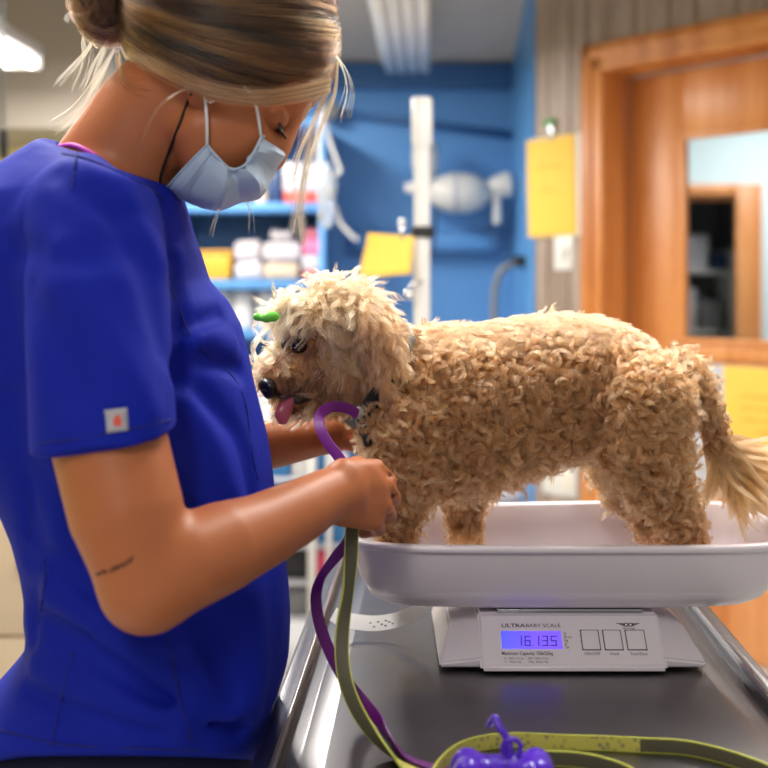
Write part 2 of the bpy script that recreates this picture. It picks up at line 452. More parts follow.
bm = bmesh.new(); bm_box(bm, (GT0, y0+.018, GZ0), (GT1, y0+.022, GZ1))
link('window_pane', bm_mesh('window_pane', bm), M['glass'], door, local=True)
bm = bmesh.new(); bm_box(bm, (DT1-.09, y0-.006, .95), (DT1-.04, y0, 1.12), .003)
kn = tube_mesh('k', [(DT1-.065, y0, 1.03), (DT1-.065, y0-.05, 1.03), (DT1-.13, y0-.055, 1.03)], .009)
bm.from_mesh(kn); link('door_handle', bm_mesh('door_handle', bm, True, 40), M['steel'], door, local=True)

def on_wall(name, t0, t1, z0, z1, s0, s1, m, parent=None, bev=.002, **kw):
    bm = bmesh.new(); bm_box(bm, (t0, s0, z0), (t1, s1, z1), bev)
    me = bm_mesh(name, bm, True, 35); c = Vector(((t0+t1)/2, s1, z0))
    me.transform(Matrix.Translation(-c))
    o = link(name, me, m); o.matrix_world = WM @ Matrix.Translation(c)
    return tag(o, **kw)
# room behind the door
S(box('wall_beyond', (.78, 7.2, 1.93), (4.6, 7.3, 2.6), M['white_paint']))
S(box('wall_beyond_right', (2.30, 7.2, 0), (4.6, 7.3, 1.93), M['white_paint']))
S(box('wall_beyond_left', (.78, 7.2, 0), (1.42, 7.3, 1.93), M['white_paint']))
S(box('wall_beyond_side', (.76, 5.2, 0), (.80, 7.2, 2.6), M['white_paint']))
bm = bmesh.new(); bm_box(bm, (2.255, 7.17, 0), (2.42, 7.2, 2.0), .004); bm_box(bm, (1.33, 7.17, 0), (1.50, 7.2, 2.0), .004); bm_box(bm, (1.5, 7.17, 1.93), (2.255, 7.2, 2.0), .004)
S(link('trim_6', bm_mesh('trim_6', bm, True, 35), M['oak_pale']))
d2 = bpy.data.objects.new('door_2', None); COL.objects.link(d2); d2.location = (1.86, 7.22, 0); d2['kind'] = 'structure'
bm = bmesh.new(); bm_box(bm, (1.44, 7.22, .01), (1.60, 7.25, 1.925), .003); bm_box(bm, (2.262, 7.22, .01), (2.295, 7.25, 1.925), .003); bm_box(bm, (1.6, 7.22, .01), (2.262, 7.25, .8), .003); bm_box(bm, (1.6, 7.22, 1.90), (2.262, 7.25, 1.925), .003)
link('door_leaf', bm_mesh('door_leaf', bm, True, 35), M['oak_pale'], d2)
link('window_pane', bm_mesh('wp', (lambda b: (bm_box(b, (1.6, 7.233, .8), (2.262, 7.237, 1.90)), b)[1])(bmesh.new())), M['glass'], d2)
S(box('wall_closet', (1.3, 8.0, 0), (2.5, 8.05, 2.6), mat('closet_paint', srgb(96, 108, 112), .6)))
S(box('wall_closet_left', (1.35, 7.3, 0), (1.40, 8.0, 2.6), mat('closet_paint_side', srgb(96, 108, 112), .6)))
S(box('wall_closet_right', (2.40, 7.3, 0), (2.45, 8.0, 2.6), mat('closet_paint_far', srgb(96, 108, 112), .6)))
sh = empty('closet_shelf', (1.9, 7.75, 0), 'pale closet shelving seen through the glass of both doors', 'shelf')
for z in (1.43, 1.02): box('shelf_board', (1.42, 7.55, z), (2.38, 7.98, z+.025), M['white_plastic'], sh, .003)
for x in (1.42, 2.36): box('side_panel', (x, 7.55, 0), (x+.02, 7.98, 1.6), M['white_plastic'], sh, .003)
box('storage_box', (2.0, 7.6, 1.457), (2.2, 7.85, 1.70), M['grey_board'], None, .006, label='pale grey box on the closet shelf behind the far glass door', cat='box')
box('carton', (1.93, 7.56, 1.457), (1.99, 7.7, 1.53), M['green'], None, .004, label='small green carton beside the grey box on the closet shelf', cat='carton')
box('storage_box', (2.22, 7.6, 1.457), (2.33, 7.8, 1.56), M['navy'], None, .006, label='dark blue box at the shelf end behind the far glass door', cat='box')
box('storage_box', (1.98, 7.6, 1.047), (2.12, 7.85, 1.33), M['offwhite'], None, .006, label='whitish box on the lower closet shelf behind the far door', cat='box')
box('storage_box', (2.15, 7.6, 1.047), (2.3, 7.85, 1.25), M['grey'], None, .006, label='dark grey box on the lower closet shelf behind the far door', cat='box')

# things on the panelled wall and the door
def scribble(bm, t0, t1, z, s, h, seed):
    r = random.Random(seed); x = t0
    while x < t1:
        w = r.uniform(.008, .03); w = min(w, t1-x)
        bm_box(bm, (x, s-.0006, z+r.uniform(-.001, .001)), (x+w, s-.0001, z+h)); x += w+r.uniform(.005, .01)
fo = empty('folder', tuple(WM @ Vector((.12, -.012, 1.57))), 'yellow folder of papers hanging from a clip on grey-brown panelling', 'folder')
def part_on(o, name, bm, m):
    me = bm_mesh(name, bm, True, 35); me.transform(WM); return link(name, me, m, o)
bm = bmesh.new(); bm_box(bm, (-.005, -.0065, 1.563), (.258, -.0035, 1.995), .001); part_on(fo, 'paper_sheet', bm, M['white_paper'])
bm = bmesh.new(); bm_box(bm, (-.03, -.016, 1.567), (.235, -.0075, 1.99), .002)
bmesh.ops.transform(bm, matrix=Matrix.Translation((.1, 0, 1.8)) @ Matrix.Rotation(-.025, 4, 'Y') @ Matrix.Translation((-.1, 0, -1.8)), verts=bm.verts)
part_on(fo, 'cover', bm, M['yellow_paper'])
M['faint_ink'] = mat('faint_ink', srgb(206, 164, 62), .7)
for a, b, z, sd_ in ((.03, .16, 1.86, 3), (.05, .14, 1.76, 5)):
    bm = bmesh.new(); scribble(bm, a, b, z, -.0163, .011, sd_); part_on(fo, 'writing', bm, M['faint_ink'])
cl = empty('bulldog_clip', tuple(WM @ Vector((.103, -.015, 2.0))), 'green clip on a nail above the yellow folder', 'clip')
bm = bmesh.new(); bm_box(bm, (.06, -.022, 2.045), (.125, -.004, 2.068), .006); part_on(cl, 'grip', bm, M['green'])
bm = bmesh.new(); bm_box(bm, (.09, -.019, 1.975), (.115, -.002, 2.047), .003); part_on(cl, 'jaw', bm, M['steel'])
sw = empty('light_switch', tuple(WM @ Vector((.165, 0, 1.42))), 'white switch plate on the panelling under the yellow folder', 'light switch')
bm = bmesh.new(); bm_box(bm, (.115, -.008, 1.42), (.215, 0, 1.575), .003); part_on(sw, 'plate', bm, M['white_plastic'])
bm = bmesh.new(); bm_box(bm, (.148, -.022, 1.475), (.182, -.008, 1.52), .003); part_on(sw, 'toggle', bm, M['white_plastic'])
ou = empty('power_outlet', tuple(WM @ Vector((.14, 0, .45))), 'wide cream outlet plate low on the panelling beside the door casing', 'outlet')
bm = bmesh.new(); bm_box(bm, (.05, -.01, .455), (.236, 0, .60), .004); part_on(ou, 'plate', bm, M['white_plastic'])
for t in (.098, .188):
    bm = bmesh.new(); bm_box(bm, (t-.026, -.0125, .485), (t+.026, -.01, .57), .001); part_on(ou, 'socket', bm, mat('socket_cream', srgb(226, 220, 206), .4))
on_wall('notice_board', GT0+.035, 1.22, .53, 1.045, .145, .15, M['grey_board'], label='pale grey board fixed to the door below its window rail', cat='board')
yn = empty('notice', tuple(WM @ Vector((1.0, .14, .63))), 'yellow notice with faint writing taped to the lower door', 'notice')
bm = bmesh.new(); bm_box(bm, (.842, .141, .63), (1.20, .1445, 1.043), .001); part_on(yn, 'sheet', bm, M['yellow_paper'])
for i, (a, b) in enumerate(((.92, 1.16), (.92, 1.17), (.92, 1.15), (.98, 1.08))):
    bm = bmesh.new(); scribble(bm, a, b, .925-i*.045, .141, .012, 11+i); part_on(yn, 'writing', bm, M['faint_ink'])

# =====================================================================  CEILING LIGHTS
def strip_light(name, x, y0, y1, z, label, group, power, lit=True, yaw=.0446):
    o = empty(name, (x, y0, z), label, 'ceiling light', group)
    sh = lambda y: x+(y-y0)*yaw
    def seg(n, w0, w1, za, zb, m, off=0.0, bev=.01):
        bm = bmesh.new(); bm_box(bm, (x+off+w0, y0, za), (x+off+w1, y1, zb), bev)
        for v in bm.verts: v.co.x += (v.co.y-y0)*yaw
        return link(n, bm_mesh(n, bm, True, 40), m, o)
    seg('housing', -.09, .09, z+.035, z+.085, mat(name+'_housing', srgb(116, 108, 102) if lit else srgb(210, 210, 210), .4), bev=.006)
    for dx in (-.05, .05):
        tube('lamp_tube', [(sh(y0+.02)+dx, y0+.02, z+.012), (sh(y1-.02)+dx, y1-.02, z+.012)], .024, M['lamp_on'], o, 14)
    for yy in (y0+.01, y1-.02):
        bm = bmesh.new(); bm_box(bm, (sh(yy)-.085, yy-.01, z-.015), (sh(yy)+.085, yy+.01, z+.04), .004); link('end_cap', bm_mesh('end_cap', bm, True, 40), M['white_plastic'], o)
    # suspension down from the ceiling slab
    for yy in (y0+.2, y1-.2):
        tube('hanger_rod', [(sh(yy), yy, z+.08), (sh(yy), yy, ceil_at(yy))], .005, M['grey'], o, 6)
    la = bpy.data.lights.new(name+'_light', 'AREA'); la.shape = 'RECTANGLE'; la.size = .2; la.size_y = y1-y0-.05; la.energy = power; la.color = (1, .955, .89)
    lo = bpy.data.objects.new(name+'_light', la); COL.objects.link(lo); lo.parent = o; lo.location = ((y1-y0)/2*yaw, (y1-y0)/2, -.016); lo.rotation_euler = (0, 0, -yaw)
    return o
LP = LIGHT_POWER = 1.0
strip_light('strip_light', -1.56, 3.45, 4.66, 2.265, 'lit twin tube light hanging under the ceiling behind the person', None, 38*LP)
strip_light('strip_light', -.75, 1.15, 2.40, 2.34, 'lit twin tube light hanging above the person', None, 32*LP)
strip_light('strip_light', .45, 1.25, 2.5, 2.34, 'lit twin tube light hanging above the exam table', None, 20*LP)
strip_light('strip_light', 1.15, 2.0, 3.2, 2.34, 'lit twin tube light hanging in front of the wooden door', None, 17*LP)
strip_light('strip_light', -.78, 3.95, 5.15, 2.42, 'added twin tube light, unseen behind the head, brightening the blue wall', None, 52*LP)  # added lamp, hidden behind the person's head, to brighten the blue back wall
strip_light('strip_light', -.35, -1.35, -.10, 2.42, 'added twin tube light, unseen behind the camera, lighting the scale front', None, 21*LP)  # added out of view behind the camera for front light on scale and folds
# the ribbed fixture near the blue wall, switched off
rf = empty('ribbed_light', (.06, 3.6, 2.37), 'white ribbed ceiling light running towards the blue wall', 'ceiling light')
bm = bmesh.new(); bm_box(bm, (-.012, 3.6, 2.43), (.222, 5.5, 2.48), .01)
for v in bm.verts: v.co.x += (v.co.y-5.5)*.04
link('housing', bm_mesh('housing', bm, True, 40), M['diffuser'], rf)
for i in range(4):
    x = .005+.0275+i*.0555
    tube('rib_cover', [(x+(3.62-5.5)*.04, 3.62, 2.415), (x, 5.49, 2.415)], .0262, M['diffuser'], rf, 14)
tube('hanger_rod', [(.05, 4.2, 2.47), (.05, 4.2, TOP_)], .006, M['grey'], rf, 6); tube('hanger_rod', [(.09, 5.2, 2.47), (.09, 5.2, ceil_at(5.2))], .006, M['grey'], rf, 6)
# lamp of the room beyond
o = empty('ceiling_light', (2.6, 6.2, 2.57), 'bright panel light in the room beyond the door', 'ceiling light')
box('panel', (2.2, 5.9, 2.57), (3.0, 6.5, 2.602), M['lamp_on'], o, .004)
la = bpy.data.lights.new('panel_light_lamp', 'AREA'); la.shape = 'RECTANGLE'; la.size = .8; la.size_y = .6; la.energy = 22*LP; la.color = (.93, .97, 1)
lo = bpy.data.objects.new('panel_light_lamp', la); COL.objects.link(lo); lo.parent = o; lo.location = (0, 0, -.006)
# dark pull cord at the left
pc = empty('pull_cord', (-1.185, 3.46, 1.78), 'dark cord with a black plug hanging beside the lit tube light', 'cord')
tube('cord', [W(3, 132, 3.5), (W(2, 60, 3.5)[0], 3.5, 2.1), (W(2, 60, 3.5)[0], 3.5, TOP_)], .006, M['grey'], pc, 8)
lathe('plug', [(.004, .05), (.012, .045), (.014, .0), (.012, -.04), (.006, -.045)], M['dark'], pc, W(3.5, 145, 3.5))

# =====================================================================  BACK OF THE ROOM
D5 = 5.5
su = empty('shelving_unit', (-.64, 5.6, 0), 'blue painted open shelving against the blue wall', 'shelf')
XL, XR = W(187, 0, D5)[0], W(321, 0, D5)[0]
ZS = [1.747-.02, 1.38-.02, 1.125, .78, .43, .08]
for z in ZS: box('shelf_board', (XL, 5.32, z-.025), (XR, YB-.02, z+.02), M['shelf_blue'], su, .003)
for x in (XL-.03, XR): box('side_panel', (x, 5.3, 0), (x+.03, YB-.02, 2.15), M['blue_trim'], su, .003)
box('back_panel', (XL, YB-.02, 0), (XR, YB-.005, 2.15), M['shelf_blue'], su); box('shelf_board', (XL, 5.32, 2.11), (XR, YB-.02, 2.15), M['shelf_blue'], su, .003)
def put(name, x0, x1, yb, yt, zb, m, label, cat, d=5.42, dep=.2, bev=.01, group=None, tilt=0):
    """a box-like thing on the shelf at height zb, spanning px x0..x1 and as tall as px rows yb..yt at depth d"""
    a = W(x0, 0, d)[0]; b = W(x1, 0, d)[0]; h = (yb-yt)/FP*d
    o = box(name, (a, d, zb), (b, d+dep, zb+h), m, None, bev, label=label, cat=cat, group=group); return o
z1, z2, z3 = 1.7475, 1.3805, 1.1455
pk = empty('tissue_box', (W(300, 0, 5.42)[0], 5.5, z1), 'white box with a red base on the top shelf', 'box')
a, b = W(284, 0, 5.42)[0], W(317, 0, 5.42)[0]
box('base', (a, 5.42, z1), (b, 5.6, z1+.06), M['red'], pk, .004); box('carton', (a-.005, 5.415, z1+.06), (b+.005, 5.605, z1+.20), M['offwhite'], pk, .012)
put('storage_tin', 238, 254, 205, 180, z1, M['dark'], 'black tin beside the tan pot on the top shelf', 'tin')
put('pill_carton', 268, 281, 205, 172, z1, M['navy'], 'dark blue carton beside the red based box on the top shelf', 'carton')
lathe('ointment_pot', [(.03, 0), (.034, .005), (.034, .05), (.03, .055), (.036, .056), (.036, .075), (.0, .078)], M['tan'], None, (W(261, 0, 5.45)[0], 5.45, z1), 20, label='tan pot between dark tins on the top shelf', cat='pot')
yb = empty('storage_bin', (W(216, 0, 5.42)[0], 5.5, z2), 'yellow bin at the left end of the middle shelf', 'bin')
bm = bmesh.new(); a, b = W(199, 0, 5.42)[0], W(231, 0, 5.42)[0]
bm_box(bm, (a, 5.42, z2), (b, 5.62, z2+.125), .012)
for v in bm.verts:
    if v.co.z < z2+.03: v.co.x = (a+b)/2+(v.co.x-(a+b)/2)*.9
link('body', bm_mesh('body', bm, True, 40), M['yellow'], yb); box('rim', (a-.006, 5.414, z2+.125), (b+.006, 5.626, z2+.142), M['yellow'], yb, .004)
def bundle(name, x0, x1, zb, h, label, m=M['offwhite'], d=5.42, dep=.18):
    """soft folded package: pillow shaped with fold creases"""
    a = W(x0, 0, d)[0]; b = W(x1, 0, d)[0]; bm = bmesh.new(); bm_box(bm, (a, d, zb), (b, d+dep, zb+h), min(h*.3, .025), 4)
    bmesh.ops.subdivide_edges(bm, edges=bm.edges[:], cuts=1)
    for v in bm.verts: v.co.z = max(zb, v.co.z+.006*math.sin(v.co.x*90)*(v.co.z-zb)/h); v.co.y += .004*math.sin(v.co.z*120+v.co.x*40)
    o = link(name, bm_mesh(name, bm, True), m); recenter(o); return tag(o, label, 'package', 'packages on the middle shelf')
bundle('wrapped_package', 234, 262, z2, .09, 'low white package beside the yellow bin on the middle shelf')
bundle('wrapped_package', 233.5, 260.5, z2+.092, .10, 'white package on top of the low package beside the yellow bin')
bundle('wrapped_package', 263, 299, z2, .085, 'cream folded package at the bottom of the middle stack', M['tan'])
bundle('wrapped_package', 262, 301, z2+.087, .10, 'wide white package in the middle of the middle stack')
bundle('wrapped_package', 270, 292, z2+.189, .05, 'small white package topping the middle stack')
put('glove_box', 303, 319, 278, 269, z2, M['red'], 'red box at the bottom of the pink and white stack', 'box', group='stack of boxes at the shelf end')
put('glove_box', 302, 319, 269, 254, z2+.046, M['offwhite'], 'white box between the pink and the red box', 'box', group='stack of boxes at the shelf end')
put('glove_box', 303, 320, 254, 238, z2+.121, M['pink'], 'pink box in the stack at the shelf end', 'box', group='stack of boxes at the shelf end')
put('glove_box', 303, 319, 238, 228, z2+.20, mat('rose_card', srgb(206, 110, 126), .5), 'rose coloured box topping the stack at the shelf end', 'box', group='stack of boxes at the shelf end')
for i, x in enumerate((221, 243, 267, 291)):
    lb = ['first from the person', 'second from the person', 'third from the person', 'last, at the far end from the person'][i]
    r = .052
    o = lathe('gauze_roll', [(.012, .004), (r-.006, 0), (r, .006), (r, .172), (r-.006, .182), (.02, .182), (.018, .165)], M['white_plastic'], None, (W(x, 0, 5.45)[0], 5.45, z3), 24)
    tag(o, 'white roll standing on the low shelf, '+lb, 'roll', 'white rolls on the low shelf')
# conduit with a round grey box
cd = empty('wall_conduit', tuple(W(330, 111, 5.72)), 'blue painted conduit sloping across the blue wall from a grey round box', 'conduit')
tube('pipe', [W(336, 112, 5.76), W(512, 135, 5.76)], .020, M['deep_blue'], cd, 12)
lathe('junction_box', [(.0, 0), (.05, .0), (.055, .01), (.055, .04), (.045, .05), (0, .05)], M['grey'], cd, (0, 0, 0), 20, M=frame(W(329, 111, 5.70), (1, 0, 0), (0, 0, 1)))
lb = empty('wall_ledge', tuple(W(430, 250, 5.7)), 'shallow blue ledge box on the blue wall below the resuscitator bag', 'ledge')
bm = bmesh.new(); a = W(352, 250, 5.72); b = W(499, 234, 5.72); bm_box(bm, (a[0], 5.72, a[2]), (b[0], YB, b[2]), .006); link('box', bm_mesh('box', bm, True, 40), M['blue_wall'], lb)
bm = bmesh.new(); bm_box(bm, (a[0]-.02, 5.70, a[2]-.02), (b[0]+.01, YB, a[2]), .004); bm_box(bm, (b[0]-.035, 5.705, a[2]), (b[0]+.01, YB, b[2]+.05), .004); link('lip', bm_mesh('lip', bm, True, 40), M['deep_blue'], lb)
# hanging clear tubing and mask
ct = empty('oxygen_tubing', tuple(W(330, 175, 5.26)), 'clear tubing and pouch hanging from a hook on the shelving side', 'tubing')
for k, ps in enumerate(([(322, 108), (328, 135), (338, 165), (340, 172), (328, 178), (321, 172)], [(322, 112), (319, 150), (322, 172), (331, 200), (328, 226)], [(326, 190), (334, 205), (340, 222), (352, 236), (358, 240)])):
    tube('clear_tube', spline([W(x, y, 5.26-.02*k) for x, y in ps], 40), .010, M['silicone'], ct, 8)
bm = bmesh.new(); bmesh.ops.create_uvsphere(bm, u_segments=20, v_segments=12, radius=1)
for v in bm.verts:
    p = W(326, 195, 5.2); v.co = Vector((p[0]+v.co.x*.045*(1+.15*math.sin(v.co.z*5)), p[1]+v.co.y*.03, p[2]+v.co.z*.16))
link('pouch', bm_mesh('pouch', bm, True), M['clear'], ct)
tube('hook', [W(322, 108, 5.30), W(322, 108, 5.24), W(322, 104, 5.23)], .006, M['steel'], ct, 8)
# resuscitator bag on the wall
rb = empty('resuscitator_bag', tuple(W(450, 195, 5.55)), 'white resuscitator bag and mask hung on the blue wall behind the pole', 'resuscitator')
px = lambda n: n/FP*5.55
RX = frame(W(429, 193, 5.55), (0, 0, 1), (0, 1, 0))   # local z -> -x ; use explicit axis below
def lathe_x(name, x0, yc, prof, m, ax=(1, 0, 0)):
    up = (0, 0, 1); z = nrm(ax); xx = nrm(np.cross(V(0, 1, 0), z)); yy = np.cross(z, xx)
    Mx = Matrix.Identity(4); p = W(x0, yc, 5.55)
    for i in range(3): Mx[i][0] = xx[i]; Mx[i][1] = yy[i]; Mx[i][2] = z[i]; Mx[i][3] = p[i]
    return lathe(name, [(px(r), px(s)) for r, s in prof], m, rb, (0, 0, 0), 28, Mx)
lathe_x('squeeze_bag', 429, 193, [(6, 0), (12, 4), (17, 12), (19.5, 22), (20, 32), (19, 43), (15, 53), (8, 59), (6, 62)], M['silicone'])
lathe_x('bag_band', 431, 193, [(19.3, 20), (20.6, 21), (20.8, 24), (19.6, 26)], M['grey_board'])
lathe_x('inlet_valve', 405, 188, [(4, 0), (5.5, 2), (5.5, 9), (8, 10), (8.5, 30), (6, 34)], M['white_plastic'])
lathe_x('face_mask', 484, 187, [(4, 0), (6, 5), (9, 10), (12, 20), (12.5, 26), (10, 27)], M['silicone'], (1, 0, .12))
lathe_x('mask_port', 497, 224, [(3.6, 0), (4.2, 2), (4.2, 24), (5, 30)], M['white_plastic'], (0, 0, 1))
lathe_x('reservoir_bag', 425, 184, [(2, 0), (9, 6), (13, 18), (13.5, 30), (10, 42), (4, 47)], M['silicone'], (0, 0, 1))
tube('hook', [W(440, 180, 5.8), W(440, 178, 5.6), W(440, 172, 5.58)], .006, M['steel'], rb, 8)
tube('strap', spline([W(440, 175, 5.6), W(437, 200, 5.53), W(434, 240, 5.6), W(433, 252, 5.69)], 20), .006, M['dark'], rb, 6)
# white pole with a yellow sheet
pl = empty('support_pole', (W(422, 0, 3.2)[0], 3.2, 0), 'tall white pole standing behind the dog in front of the blue wall', 'pole')
x0 = W(422, 0, 3.2)[0]
lathe('pole_shaft', [(.0235, 0), (.0235, W(0, 142, 3.2)[2])], M['white_plastic'], pl, (x0, 3.2, 0))
lathe('pole_cap', [(.024, W(0, 150, 3.2)[2]), (.030, W(0, 142, 3.2)[2]), (.030, W(0, 100, 3.2)[2]), (.027, W(0, 98, 3.2)[2])], M['white_plastic'], pl, (x0, 3.2, 0))
lathe('foot_plate', [(.16, 0), (.16, .012), (.06, .02), (.05, .05), (.024, .055)], M['white_plastic'], pl, (x0, 3.2, 0))
lathe('clamp', [(.0245, 0), (.032, .003), (.032, .03), (.0245, .033)], M['dark'], pl, (x0, 3.2, W(0, 238, 3.2)[2]))
ys = empty('paper_note', tuple(W(388, 278, 3.18)), 'yellow paper sheet clipped to the left side of the white pole', 'paper')
q = [W(368, 233, 3.165), W(414, 236, 3.165), W(411, 274, 3.145), W(358, 279, 3.14)]
vs = []
for j in range(7):
    for i in range(9):
        u, v = i/8, j/6
        p = (1-v)*((1-u)*q[0]+u*q[1])+v*((1-u)*q[3]+u*q[2]); p = p+V(0, -.02*math.sin(u*3.1)*v-.02*v*v, .004*math.sin(v*3.14)*(u-.5)); vs.append(p)
fs = [(j*9+i, j*9+i+1, (j+1)*9+i+1, (j+1)*9+i) for j in range(6) for i in range(8)]
pp = link('sheet', arr_mesh('sheet', vs, fs), M['yellow_paper'], ys); md = pp.modifiers.new('thick', 'SOLIDIFY'); md.thickness = .001
pc2 = tube('clip', [W(402, 224, 3.18), W(402, 230, 3.175), W(401, 240, 3.165)], .008, M['chrome'], ys, 10)
bm = bmesh.new(); bmesh.ops.create_uvsphere(bm, u_segments=16, v_segments=10, radius=.011, matrix=Matrix.Translation(W(402, 222, 3.17))); link('clip_knob', bm_mesh('k', bm, True), M['chrome'], ys)
hk = empty('chrome_hook', tuple(W(409, 294, 3.17)), 'small chrome ball hook on the pole below the yellow sheet', 'hook')
tube('stem', [(x0, 3.18, W(0, 282, 3.2)[2]), W(412, 284, 3.165), W(409, 292, 3.16)], .006, M['chrome'], hk, 8)
bm = bmesh.new(); bmesh.ops.create_uvsphere(bm, u_segments=16, v_segments=10, radius=.014, matrix=Matrix.Translation(W(409, 295, 3.16))); link('ball', bm_mesh('ball', bm, True), M['chrome'], hk)
# hose on the blue side wall
hs = empty('grey_hose', tuple(W(505, 290, 5.3)), 'grey hose curving down from a dark bracket on the blue side wall', 'hose')
tube('hose', spline([W(524, 262, 5.25), W(510, 265, 5.2), W(500, 273, 5.2), W(495, 290, 5.22), (W(494, 310, 5.22)), (W(494, 420, 5.22)), (W(493, 520, 5.22))], 60), .016, M['grey'], hs, 10)
box('bracket', (XS-.055, 5.2, W(0, 267, 5.25)[2]), (XS, 5.3, W(0, 256, 5.25)[2]), M['dark'], hs, .006)
# dark low cabinet along the blue wall with a white sack on it
lc = empty('low_cabinet', (.35, 5.5, 0), 'dark navy low cabinet along the foot of the blue wall', 'cabinet')
zc = W(0, 514, 5.25)[2]
box('body', (-.25, 5.28, .06), (XS-.01, YB, zc), M['navy'], lc, .004); box('plinth', (-.23, 5.32, 0), (XS-.02, YB, .06), M['dark'], lc)
for i in range(3):
    a = -.245+i*.302; dd = box('door', (a, 5.262, .07), (a+.296, 5.28, zc-.01), M['navy'], lc, .004); tube('handle', [(a+.25, 5.25, .14), (a+.25, 5.25, .2)], .006, M['steel'], dd, 8)
bm = bmesh.new(); bmesh.ops.create_uvsphere(bm, u_segments=24, v_segments=14, radius=1)
c = W(508, 511, 5.42)
for v in bm.verts: v.co = Vector((c[0]+v.co.x*.13*(1+.1*math.sin(v.co.z*4+v.co.y*3)), 5.46+v.co.y*.10, zc+.0+max(0, (v.co.z+.75))*.062))
o = link('laundry_sack', bm_mesh('laundry_sack', bm, True), M['offwhite']); recenter(o); tag(o, 'rounded white sack lying on the dark low cabinet', 'sack')
box('backing_board', (.08, YB-.03, zc+.001), (XS-.02, YB-.001, .72), mat('dark_blue_board', srgb(22, 44, 80), .5), None, label='dark blue board standing on the low cabinet against the wall', cat='board')
tube('drain_pipe', [(W(505, 0, 5.6)[0], 5.6, zc), (W(505, 0, 5.6)[0], 5.6, 1.1)], .018, M['grey'], None, 10, label='grey vertical pipe rising behind the white sack', cat='pipe')
# supply cart seen between the person and the table
ca = empty('supply_cart', (-.27, 4.2, 0), 'white wire-frame cart of coloured boxes behind the exam table', 'cart')
cxa, cxb, cy0, cy1 = W(255, 0, 4.05)[0], W(345, 0, 4.05)[0], 4.0, 4.4
for x in (W(256, 0, 4.0)[0], W(312, 0, 4.0)[0]):
    for y in (cy0, cy1): tube('post', [(x, y, .05), (x, y, 1.0)], .016, M['white_plastic'], ca, 10)
for x in (W(329, 0, 4.0)[0],):
    for y in (cy0, cy1): tube('post', [(x, y, .05), (x, y, 1.0)], .011, M['white_plastic'], ca, 10)
for x in (W(256, 0, 4.0)[0], W(312, 0, 4.0)[0], W(329, 0, 4.0)[0]):
    for y in (cy0, cy1): lathe('caster', [(.01, 0), (.022, .004), (.022, .04), (.014, .05)], M['dark'], ca, (x, y, 0), 14)
SHZ = [.16, .29, .42, .66]
for z in SHZ: box('shelf_tray', (W(252, 0, 4.0)[0], cy0+.017, z-.012), (W(348, 0, 4.0)[0], cy1-.017, z), M['grey_board'], ca, .003)
def cart(name, x0, x1, zb, h, m, label, cat='box', d=4.06, dep=.25): return box(name, (W(x0, 0, d)[0], d, zb), (W(x1, 0, d)[0], d+dep, zb+h), m, None, .006, label=label, cat=cat)
cart('storage_bin', 266, 290, .661, .085, M['bin_blue'], 'blue bin on the upper cart shelf next to the blue scrubs', 'bin')
cart('paper_carton', 292, 307, .661, .11, M['white_plastic'], 'white carton between two blue things on the upper cart shelf', 'carton')
cart('storage_bin', 308, 324, .661, .10, M['bin_blue'], 'blue bin beside the white carton under the far forearm', 'bin')
cart('folded_towel', 325, 346, .661, .05, M['offwhite'], 'pale grey folded towel at the end of the upper cart shelf', 'towel')
cart('storage_bin', 278, 309, .421, .075, M['teal'], 'teal bin under the near forearm on the middle cart shelf', 'bin')
cart('storage_bin', 316, 344, .421, .10, M['bin_blue'], 'blue bin above the pink box on the cart', 'bin')
cart('medicine_box', 315, 345, .291, .105, M['hot_pink'], 'hot pink box on the cart behind the leash strap')
cart('tool_case', 279, 309, .291, .115, M['dark'], 'black case on the cart below the teal bin', 'case')
cart('storage_bin', 279, 310, .161, .10, M['grey'], 'grey bin on the lowest cart shelf', 'bin')
# beige base cabinet at the left, behind the person
bc = empty('base_cabinet', (-1.3, 3.3, 0), 'beige base cabinet behind the back of the person', 'cabinet')
zt = W(0, 503, 3.0)[2]
box('body', (-1.9, 3.02, .08), (-.72, 3.6, zt-.03), M['beige'], bc, .003); box('worktop', (-1.92, 2.99, zt-.03), (-.70, 3.6, zt), M['grey'], bc, .006); box('plinth', (-1.88, 3.06, 0), (-.74, 3.6, .08), M['dark'], bc)
zl = W(0, 637, 3.0)[2]
for i in range(3):
    a = -1.895+i*.392
    dr = box('drawer', (a, 3.0, zl+.004), (a+.386, 3.02, zt-.036), M['beige'], bc, .003); tube('handle', [(a+.13, 2.985, zl+.19), (a+.25, 2.985, zl+.19)], .006, M['steel'], dr, 8)
    dr = box('door', (a, 3.0, .09), (a+.386, 3.02, zl-.004), M['beige'], bc, .003); tube('handle', [(a+.34, 2.985, zl-.16), (a+.34, 2.985, zl-.05)], .006, M['steel'], dr, 8)
